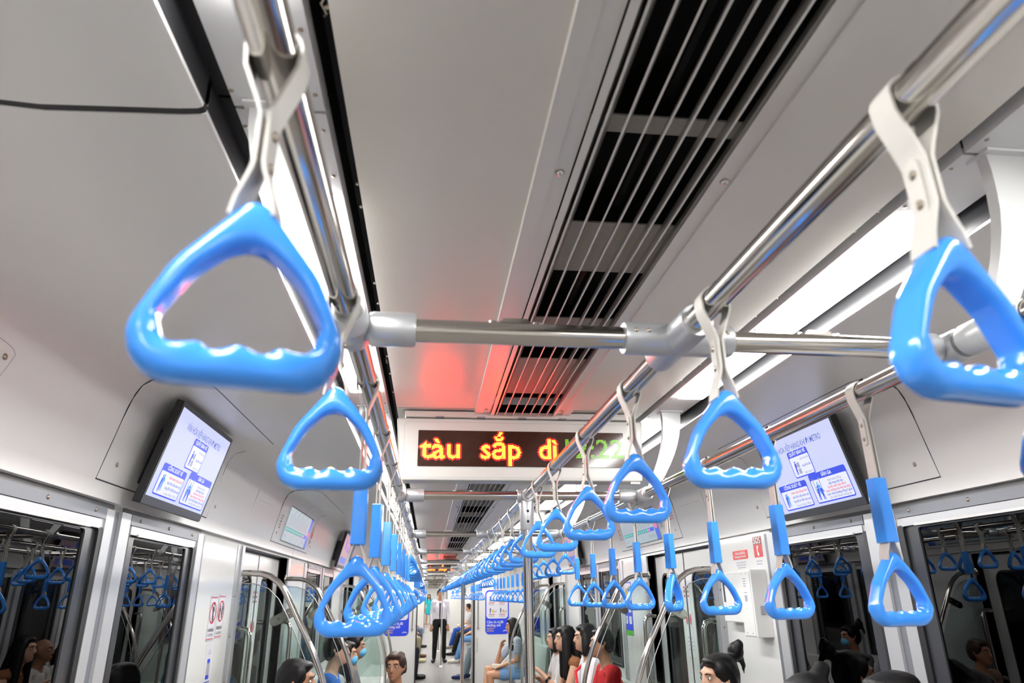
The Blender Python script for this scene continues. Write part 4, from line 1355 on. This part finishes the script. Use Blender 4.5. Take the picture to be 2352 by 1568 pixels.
# ================================================================== passengers
def sphere_pts(c, r, n=2):
    bm = bmesh.new()
    bmesh.ops.create_icosphere(bm, subdivisions=n, radius=1)
    rx, ry, rz = r if isinstance(r, (tuple, list)) else (r, r, r)
    P = [(c[0] + v.co.x * rx, c[1] + v.co.y * ry, c[2] + v.co.z * rz) for v in bm.verts]
    bm.free()
    return P
def fuse(name, groups, mat, parent, voxel=.01, smooth=4):
    """each group is a list of (centre, radius); hulls of the groups are fused into one continuous skin"""
    bm = bmesh.new()
    for g in groups:
        t = bmesh.new()
        for c, r in g:
            for p in sphere_pts(c, r): t.verts.new(p)
        bmesh.ops.convex_hull(t, input=t.verts)
        loose = [v for v in t.verts if not v.link_faces]
        bmesh.ops.delete(t, geom=loose, context='VERTS')
        me = bpy.data.meshes.new('t'); t.to_mesh(me); t.free()
        bm.from_mesh(me); bpy.data.meshes.remove(me)
    me = bpy.data.meshes.new('t'); bm.to_mesh(me); bm.free()
    ob = bpy.data.objects.new('t', me); COL.objects.link(ob)
    m = ob.modifiers.new('r', 'REMESH'); m.mode = 'VOXEL'; m.voxel_size = voxel
    if smooth:
        s = ob.modifiers.new('s', 'SMOOTH'); s.iterations = smooth; s.factor = .5
    bpy.context.view_layer.update()
    dg = bpy.context.evaluated_depsgraph_get()
    out = bpy.data.meshes.new_from_object(ob.evaluated_get(dg))
    bpy.data.objects.remove(ob, do_unlink=True); bpy.data.meshes.remove(me)
    out.name = name
    out.materials.clear()
    out.materials.append(mat)
    for p in out.polygons: p.use_smooth = True
    o = bpy.data.objects.new(name, out); COL.objects.link(o); o.parent = parent
    return o
_cm = {}
def cloth(col, rough=.75):
    if (col, rough) not in _cm:
        _cm[(col, rough)] = pbr('cloth', col, rough, noise=.12, nscale=60, spec=.25)
    return _cm[(col, rough)]
def skin_mat(col):
    k = ('s', col)
    if k not in _cm: _cm[k] = pbr('skin', col, .5, noise=.05, nscale=30, spec=.35)
    return _cm[k]
HAIR = pbr('black_hair', (0.0045, 0.004, 0.004), .45, noise=.3, nscale=220, bump=.4, spec=.3)
EYE = pbr('eye_dark', (0.012, 0.009, 0.008), .15)
SCLERA = pbr('eye_white', (0.62, 0.60, 0.57), .25)
LIP = pbr('lips', (0.36, 0.10, 0.09), .45)
SOLE = pbr('shoe_black', (0.012, 0.012, 0.013), .4)
STRIPE = pbr('striped_cotton', (0.6, 0.62, 0.66), .75)
_nt = STRIPE.node_tree
_tc = _nt.nodes.new('ShaderNodeTexCoord'); _wv = _nt.nodes.new('ShaderNodeTexWave'); _wv.bands_direction = 'Z'; _wv.inputs['Scale'].default_value = 16
_cr = _nt.nodes.new('ShaderNodeValToRGB'); _cr.color_ramp.interpolation = 'CONSTANT'
_cr.color_ramp.elements[0].color = (0.10, 0.14, 0.24, 1); _cr.color_ramp.elements[1].position = .42; _cr.color_ramp.elements[1].color = (0.62, 0.66, 0.72, 1)
_nt.links.new(_tc.outputs['Object'], _wv.inputs['Vector']); _nt.links.new(_wv.outputs['Fac'], _cr.inputs['Fac']); _nt.links.new(_cr.outputs['Color'], _nt.nodes['Principled BSDF'].inputs['Base Color'])

def V(*a): return Vector(a)
def person(label, loc, rz, seated=True, s=1.0, skin=(0.46, 0.25, 0.16), shirt=(.7, .7, .7), pants=(.03, .03, .05), hair='short', sleeves='short',
           legs='long', shoes=(0.02, 0.02, 0.02), lean=0.0, head_yaw=0.0, head_tilt=0.0, arms=None, knees=None, voxel=.0105, extras=None, hair_col=None, group=None, mask=False):
    t = thing('person', label, 'person', loc, rz, group)
    t.scale = (s, s, s)
    sk = skin_mat(skin)
    hm = HAIR if not hair_col else cloth(hair_col, .5)
    J = {}
    if seated:
        P = V(0, 0, .565)
        J['chest'] = P + V(0, -.02 + lean * .5, .31); J['neck'] = P + V(0, .0 + lean, .48); J['head'] = P + V(0, .035 + lean * 1.25, .63)
        for q, n in ((-1, 'l'), (1, 'r')):
            J['sh' + n] = P + V(q * .165, -.01 + lean * .9, .43); J['el' + n] = P + V(q * .215, .08 + lean * .8, .19); J['wr' + n] = P + V(q * .10, .29 + lean * .5, .10)
            J['hp' + n] = P + V(q * .085, .03, -.02); J['kn' + n] = P + V(q * .095, .44, -.03); J['an' + n] = V(q * .10, .43, .095); J['to' + n] = V(q * .115, .60, .045)
    else:
        P = V(0, 0, .93)
        J['chest'] = P + V(0, 0, .32); J['neck'] = P + V(0, -.01, .50); J['head'] = P + V(0, .02, .635)
        for q, n in ((-1, 'l'), (1, 'r')):
            J['sh' + n] = P + V(q * .168, -.01, .44); J['el' + n] = P + V(q * .205, -.03, .16); J['wr' + n] = P + V(q * .205, .05, -.08)
            J['hp' + n] = P + V(q * .09, 0, -.04); J['kn' + n] = V(q * .105, .02, .50); J['an' + n] = V(q * .12, -.01, .09); J['to' + n] = V(q * .15, .15, .04)
    for d in (arms or {}), (knees or {}):
        for k, v in d.items(): J[k] = V(*v)
    H = Matrix.Translation(J['head']) @ Matrix.Rotation(math.radians(head_yaw), 4, 'Z') @ Matrix.Rotation(math.radians(head_tilt), 4, 'X')
    def h(x, y, z): return tuple(H @ V(x, y, z))
    G = []
    L = lambda a, ra, b, rb: G.append([(tuple(a), ra), (tuple(b), rb)])
    # torso
    G.append([(tuple(P), (.145, .105, .095)), (tuple(P + V(0, 0, .12) + V(0, lean * .2, 0)), (.118, .092, .08))])
    G.append([(tuple(P + V(0, lean * .2, .12)), (.118, .092, .08)), (tuple(J['chest']), (.140, .098, .10)), (tuple(J['neck'] + V(0, 0, -.06)), (.10, .07, .05))])
    L(J['shl'], .055, J['neck'] + V(0, 0, -.03), .05); L(J['shr'], .055, J['neck'] + V(0, 0, -.03), .05)
    L(J['neck'] + V(0, 0, -.02), .052, J['head'] + V(0, -.01, -.07), .048)
    # head
    G.append([(h(0, -.012, .022), (.074, .088, .085)), (h(0, .020, -.035), (.058, .062, .06)), (h(0, .040, -.078), (.030, .028, .026))])
    G.append([(h(0, .078, .022), .008), (h(0, .098, -.018), .0095), (h(0, .084, -.024), .013)])
    G.append([(h(0, .070, -.058), (.020, .016, .013)), (h(0, .068, -.082), (.016, .016, .012))])
    for q in (-1, 1):
        G.append([(h(q * .076, -.008, .012), (.010, .018, .026)), (h(q * .074, .002, -.018), (.009, .012, .014))])
        G.append([(h(q * .018, .073, .036), .012), (h(q * .042, .064, .036), .011)])
    # limbs
    for n, q in (('l', -1), ('r', 1)):
        L(J['sh' + n], .052, J['el' + n], .038); L(J['el' + n], .038, J['wr' + n], .024)
        L(J['hp' + n], .085, J['kn' + n], .056); 
        mid = J['kn' + n].lerp(J['an' + n], .3) + V(0, -.012, 0)
        L(J['kn' + n], .054, mid, .054); L(mid, .054, J['an' + n], .034)
        L(J['an' + n] + V(0, 0, -.045), .036, J['to' + n] + V(0, -.02, 0), .030)
        # hand: palm, four fingers with a bend, thumb from the side
        d = (J['wr' + n] - J['el' + n]).normalized()
        if J.get('hand' + n): d = J['hand' + n].normalized()
        sd = d.cross(V(0, 0, 1))
        if sd.length < .3: sd = V(q, 0, 0)
        sd = sd.normalized() * (1 if q > 0 else -1)
        dn = sd.cross(d).normalized()
        if dn.z > 0: dn = -dn
        w0 = J['wr' + n]; pk = w0 + d * .085
        G.append([(tuple(w0), .022), (tuple(pk + sd * .026), .0125), (tuple(pk - sd * .026), .0125)])
        for k, (o, ln) in enumerate(((.030, .062), (.010, .072), (-.010, .068), (-.029, .052))):
            b = pk + sd * o * .9
            m1 = b + d * ln * .5 + sd * o * .12 + dn * .008
            e1 = m1 + d * ln * .42 + dn * (.022 + .004 * k)
            G.append([(tuple(b), .0105), (tuple(m1), .0095)]); G.append([(tuple(m1), .0095), (tuple(e1), .0085)])
        b = w0 + d * .025 - sd * .022 * 1
        m1 = b + d * .030 - sd * .026 + dn * .008
        e1 = m1 + d * .030 - sd * .006 + dn * .010
        G.append([(tuple(b), .014), (tuple(m1), .0115)]); G.append([(tuple(m1), .0115), (tuple(e1), .0095)])
    fuse('body', G, sk, t, voxel, 3)
    # face
    for q in (-1, 1):
        ey = MB().ball(h(q * .031, .071, .013), (.0125, .0085, .0068), 10, 7).build('eye', SCLERA, t, smooth=True)
        MB().ball(h(q * .031, .0772, .013), (.0058, .0030, .0058), 10, 6).build('iris', EYE, ey, smooth=True)
        MB().tube([h(q * .015, .0835, .030), h(q * .030, .0815, .0345), h(q * .047, .070, .031)], .0028, 6).build('eyebrow', HAIR, t, smooth=True)
    if mask:
        fuse('face_mask', [[(h(0, .060, -.045), (.052, .045, .042)), (h(0, .085, -.03), (.022, .022, .03))]], cloth((.12, .42, .66)), t, .008, 2)
    else:
        MB().ball(h(0, .0815, -.056), (.019, .006, .0065), 10, 6).build('lips', LIP, t, smooth=True)
    # hair
    if hair != 'bald':
        g = [[(h(0, -.022, .032), (.084, .092, .088)), (h(0, -.050, .0), (.078, .060, .075))], [(h(0, .045, .085), (.056, .032, .022)), (h(0, -.02, .09), (.07, .07, .035))],
             [(h(-.062, .012, .050), (.022, .042, .04)), (h(-.070, -.03, -.01), (.016, .03, .04))], [(h(.062, .012, .050), (.022, .042, .04)), (h(.070, -.03, -.01), (.016, .03, .04))]]
        if hair in ('long', 'bob'):
            dn_ = .36 if hair == 'long' else .12
            b0 = V(*h(0, -.075, -.02))
            g.append([(tuple(b0), (.080, .045, .07)), (tuple(b0 + V(0, -.035, -dn_ * .5)), (.10, .045, .06)), (tuple(b0 + V(0, -.030, -dn_)), (.085, .035, .05))])
            for q in (-1, 1):
                c0 = V(*h(q * .075, .0, .0))
                g.append([(tuple(c0), (.02, .05, .06)), (tuple(c0 + V(q * .012, .0, -dn_ * .45)), (.022, .04, .05)), (tuple(c0 + V(q * .012, .02, -dn_ * .85)), (.018, .03, .04))])
        if hair == 'bun':
            g.append([(h(0, -.085, .085), .028), (h(0, -.105, .105), .020)])
            g.append([(h(.004, -.118, .125), (.040, .042, .046))]); g.append([(h(-.012, -.13, .155), (.026, .024, .028))]); g.append([(h(.022, -.125, .098), (.022, .03, .026))])
            g.append([(h(0, -.14, .11), .014), (h(.01, -.165, .06), .008), (h(.015, -.16, .02), .004)])
        if hair == 'tuft':
            g.append([(h(-.02, -.05, .10), .035), (h(-.01, -.085, .125), .030)]); g.append([(h(.0, -.08, .12), .026), (h(.035, -.10, .135), .016)])
        o = fuse('hair', g, hm, t, .008, 3)
    # clothes
    g = [[(tuple(P + V(0, 0, .0)), (.150, .112, .10)), (tuple(P + V(0, lean * .2, .12)), (.128, .102, .08))],
         [(tuple(P + V(0, lean * .2, .12)), (.128, .102, .08)), (tuple(J['chest']), (.150, .108, .10)), (tuple(J['neck'] + V(0, 0, -.07)), (.11, .078, .05))]]
    for n in 'lr':
        g.append([(tuple(J['sh' + n]), .062), (tuple(J['neck'] + V(0, 0, -.045)), .055)])
        e = J['el' + n]
        if sleeves == 'long':
            g.append([(tuple(J['sh' + n]), .058), (tuple(e), .043)]); g.append([(tuple(e), .043), (tuple(J['wr' + n].lerp(e, .08)), .032)])
        elif sleeves == 'short':
            g.append([(tuple(J['sh' + n]), .062), (tuple(J['sh' + n].lerp(e, .62)), .053)])
    sm = shirt if not isinstance(shirt, tuple) else cloth(shirt)
    fuse('shirt', g, sm, t, voxel, 3)
    g = [[(tuple(P + V(0, 0, -.01)), (.152, .116, .10)), (tuple(P + V(0, 0, .05)), (.146, .110, .04))]]
    for n in 'lr':
        k = J['kn' + n]
        frac = {'long': 1.0, 'shorts': .68, 'skirt': .55}[legs]
        g.append([(tuple(J['hp' + n]), .098), (tuple(J['hp' + n].lerp(k, frac)), .066 if frac == 1 else .082)])
        if legs == 'long':
            g.append([(tuple(k), .066), (tuple(k.lerp(J['an' + n], .35)), .064)]); g.append([(tuple(k.lerp(J['an' + n], .35)), .064), (tuple(k.lerp(J['an' + n], .95)), .050)])
    if legs == 'skirt':
        g.append([(tuple(J['hpl'].lerp(J['knl'], .5)), .09), (tuple(J['hpr'].lerp(J['knr'], .5)), .09), (tuple(P), .11)])
    fuse('trousers' if legs == 'long' else legs, g, cloth(pants), t, voxel, 3)
    for n in 'lr':
        g = [[(tuple(J['an' + n] + V(0, -.02, -.045)), (.042, .05, .046)), (tuple(J['to' + n] + V(0, -.05, 0)), (.046, .06, .040)), (tuple(J['to' + n]), (.042, .045, .034))]]
        fuse('shoe', g, cloth(shoes, .45), t, .009, 2)
    if extras: extras(t, J, h)
    return t
RIGHT, LEFT = math.pi / 2, -math.pi / 2       # seated on the right wall bench / the left wall bench
PX = 1.085
brown = (0.40, 0.20, 0.12); pale = (0.55, 0.32, 0.22); dark = (0.30, 0.15, 0.09)
person('person with black hair tied in a high bun, seated at the lower right', (PX - .02, 3.40, 0), RIGHT, s=.955, skin=pale, shirt=(.75, .72, .70), hair='bun', head_yaw=12)
person('person with a tuft of dark hair, at the bottom edge left of the right mullion', (PX, 2.62, 0), RIGHT, s=.945, skin=(0.62, 0.30, 0.26), shirt=(.70, .22, .30), hair='tuft', head_tilt=-8)
person('person with smooth dark hair in dark clothes, at the bottom edge under the right mullion', (PX, 2.12, 0), RIGHT, s=.985, skin=brown, shirt=(.02, .02, .03), hair='bob')

def red_strap(t, J, h):
    a = V(.15, .02, .99); b = V(-.17, .12, .56)
    MB().tube([a + V(-.02, -.10, .02), a, a + V(-.04, .085, -.06), V(0, .112, .78), b], .013, 8).build('bag_strap', cloth((.62, .02, .03), .6), t, smooth=True)
person('person in a bright red shirt with dark hair, seated just beyond the right door', (PX - .03, 5.66, 0), RIGHT, s=.975, skin=brown, shirt=(.75, .012, .02), hair='short')
person('person in a white shirt with red bag strap, seated beside the red shirt', (PX - .05, 6.18, 0), RIGHT, s=.985, skin=pale, shirt=(.78, .78, .80), hair='bob', extras=red_strap)
def watch(t, J, h):
    w0 = J['wrl'].lerp(J['ell'], .18)
    d = (J['ell'] - J['wrl']).normalized()
    MB().tube([w0 - d * .012, w0 + d * .012], .031, 14).build('watch', SOLE, t, smooth=True)
person('person in a brown top wearing a black watch, holding a phone, right bench', (PX - .06, 6.66, 0), RIGHT, s=.96, skin=pale, shirt=(.25, .10, .04), sleeves='none', hair='long', lean=.06,
       arms={'ell': (-.22, .16, .72), 'wrl': (-.13, .34, .90), 'elr': (.20, .14, .72), 'wrr': (.05, .36, .86)}, extras=watch, voxel=.008)
person('bald person in a white collared shirt, on the right bench beyond the brown top', (PX - .06, 7.13, 0), RIGHT, s=.93, skin=dark, shirt=(.62, .60, .56), hair='bald', sleeves='long')
person('person with short dark hair beside the bald passenger on the right bench', (PX - .06, 7.60, 0), RIGHT, s=.92, skin=pale, shirt=(.52, .50, .50), hair='bob')
def bag(t, J, h):
    MB().prism(rrect(-.12, -.09, .12, .09, .03), .0, .07, lambda a, b, c: (a * .5 - .06 + c * .5, .30 + a * .9, .645 + b * .35)).build('bag', cloth((.72, .69, .58), .6), t, bevel=.01)
    MB().tube([V(-.16, -.02, 1.0), V(-.10, .10, .95), V(-.02, .14, .80), V(-.06, .28, .66)], .010, 8).build('bag_strap', cloth((.72, .69, .58), .6), t, smooth=True)
person('person with long black hair, striped top and blue denim, raising one hand by the poster', (PX - .12, 10.52, 0), RIGHT, s=.935, skin=(0.52, 0.27, 0.16), shirt=STRIPE, pants=(.16, .30, .52), legs='skirt', hair='long', lean=.05, head_tilt=-6,
       arms={'ell': (-.21, .05, .74), 'wrl': (-.13, .25, .665), 'elr': (.15, .33, .64), 'wrr': (.10, .27, .87)}, knees={'knr': (.05, .46, .60), 'anr': (-.10, .54, .24), 'tor': (-.12, .68, .18), 'knl': (-.09, .45, .535)}, extras=bag, voxel=.008, shoes=(.7, .7, .68))
# left bench
person('person with brown skin and dark hair on the left bench just before the first door', (-PX + .10, 3.82, 0), LEFT, s=.945, skin=brown, shirt=(.30, .22, .16), hair='short')
person('person in a bright blue jacket on the left bench beyond the first door', (-PX + .06, 5.68, 0), LEFT, s=.965, skin=pale, shirt=(.02, .16, .62), hair='short', sleeves='long')
person('person in pale clothes wearing a light blue face mask on the left bench', (-PX + .08, 6.19, 0), LEFT, s=.91, skin=pale, shirt=(.42, .44, .48), hair='long', mask=True)
person('person in a grey shirt with black hair tied up, on the left bench', (-PX + .10, 6.70, 0), LEFT, s=.93, skin=brown, shirt=(.16, .16, .17), hair='bun', mask=True)
person('short standing person with dark brown hair in the aisle by the left door', (-.50, 4.50, 0), math.pi * .9, seated=False, s=.725, skin=brown, shirt=(.25, .16, .12), pants=(.05, .05, .08), hair='short', hair_col=(.05, .028, .02))
# next car
def lanyard(t, J, h):
    MB().tube([V(-.03, .095, 1.36), V(0, .118, 1.20), V(.03, .095, 1.36)], .006, 6).build('lanyard', cloth((.03, .03, .08), .6), t, smooth=True)
    MB().box(-.03, .03, .120, .124, 1.10, 1.19).build('badge', M['paper'], t)
    MB().tube([V(0, .105, 1.36), V(0, .120, 1.15), V(0, .115, .98)], [.012, .020, .010], 8).build('tie', cloth((.01, .01, .02), .6), t, smooth=True)
person('standing man in a white shirt and black trousers behind the pole in the next car', (-.03, 18.75, 0), math.pi, seated=False, s=1.02, skin=brown, shirt=(.72, .68, .76), pants=(.008, .008, .009), hair='short', sleeves='long', extras=lanyard)
person('small far person in a short teal dress standing beyond the next car', (-.31, 40.5, 0), math.pi, seated=False, s=1.0, skin=brown, shirt=(.02, .40, .44), pants=(.02, .40, .44), legs='skirt', hair='long', shoes=(.7, .5, .5), voxel=.014)
FAR = [(-1, 15.1, 'in dark trousers with black sports shoes', (.03, .03, .04), (.012, .012, .014), dark), (-1, 18.9, 'in khaki trousers with cream shoes', (.30, .25, .16), (.62, .56, .36), pale),
       (-1, 20.3, 'in dark trousers with brown sandals', (.04, .035, .03), (.12, .05, .02), brown), (-1, 24.2, 'in grey blue trousers with dark shoes', (.12, .15, .24), (.02, .018, .012), pale),
       (1, 14.95, 'in pale washed jeans with navy shoes', (.34, .44, .52), (.03, .05, .16), pale), (1, 18.5, 'in light blue jeans with white shoes', (.14, .30, .58), (.72, .68, .58), pale),
       (1, 20.8, 'in black trousers with bare ankles', (.01, .01, .012), (.012, .012, .014), brown), (1, 23.6, 'in deep blue jeans', (.02, .08, .34), (.3, .26, .2), pale)]
for sd, y, tx, pc, sc_, skn in FAR:
    person('far seated person %s, %s bench of the next car' % (tx, 'left' if sd < 0 else 'right'), (sd * .98, y, 0), RIGHT if sd > 0 else LEFT, s=1.0, skin=skn, shirt=random.choice([(.5, .5, .5), (.1, .12, .2), (.4, .3, .3), (.02, .02, .03)]), pants=pc, shoes=sc_,
           knees={'anl': (-.10, .60, .095), 'tol': (-.12, .78, .045), 'anr': (.12, .50, .095), 'tor': (.14, .68, .045)} if sd > 0 else None, hair='short', voxel=.014)
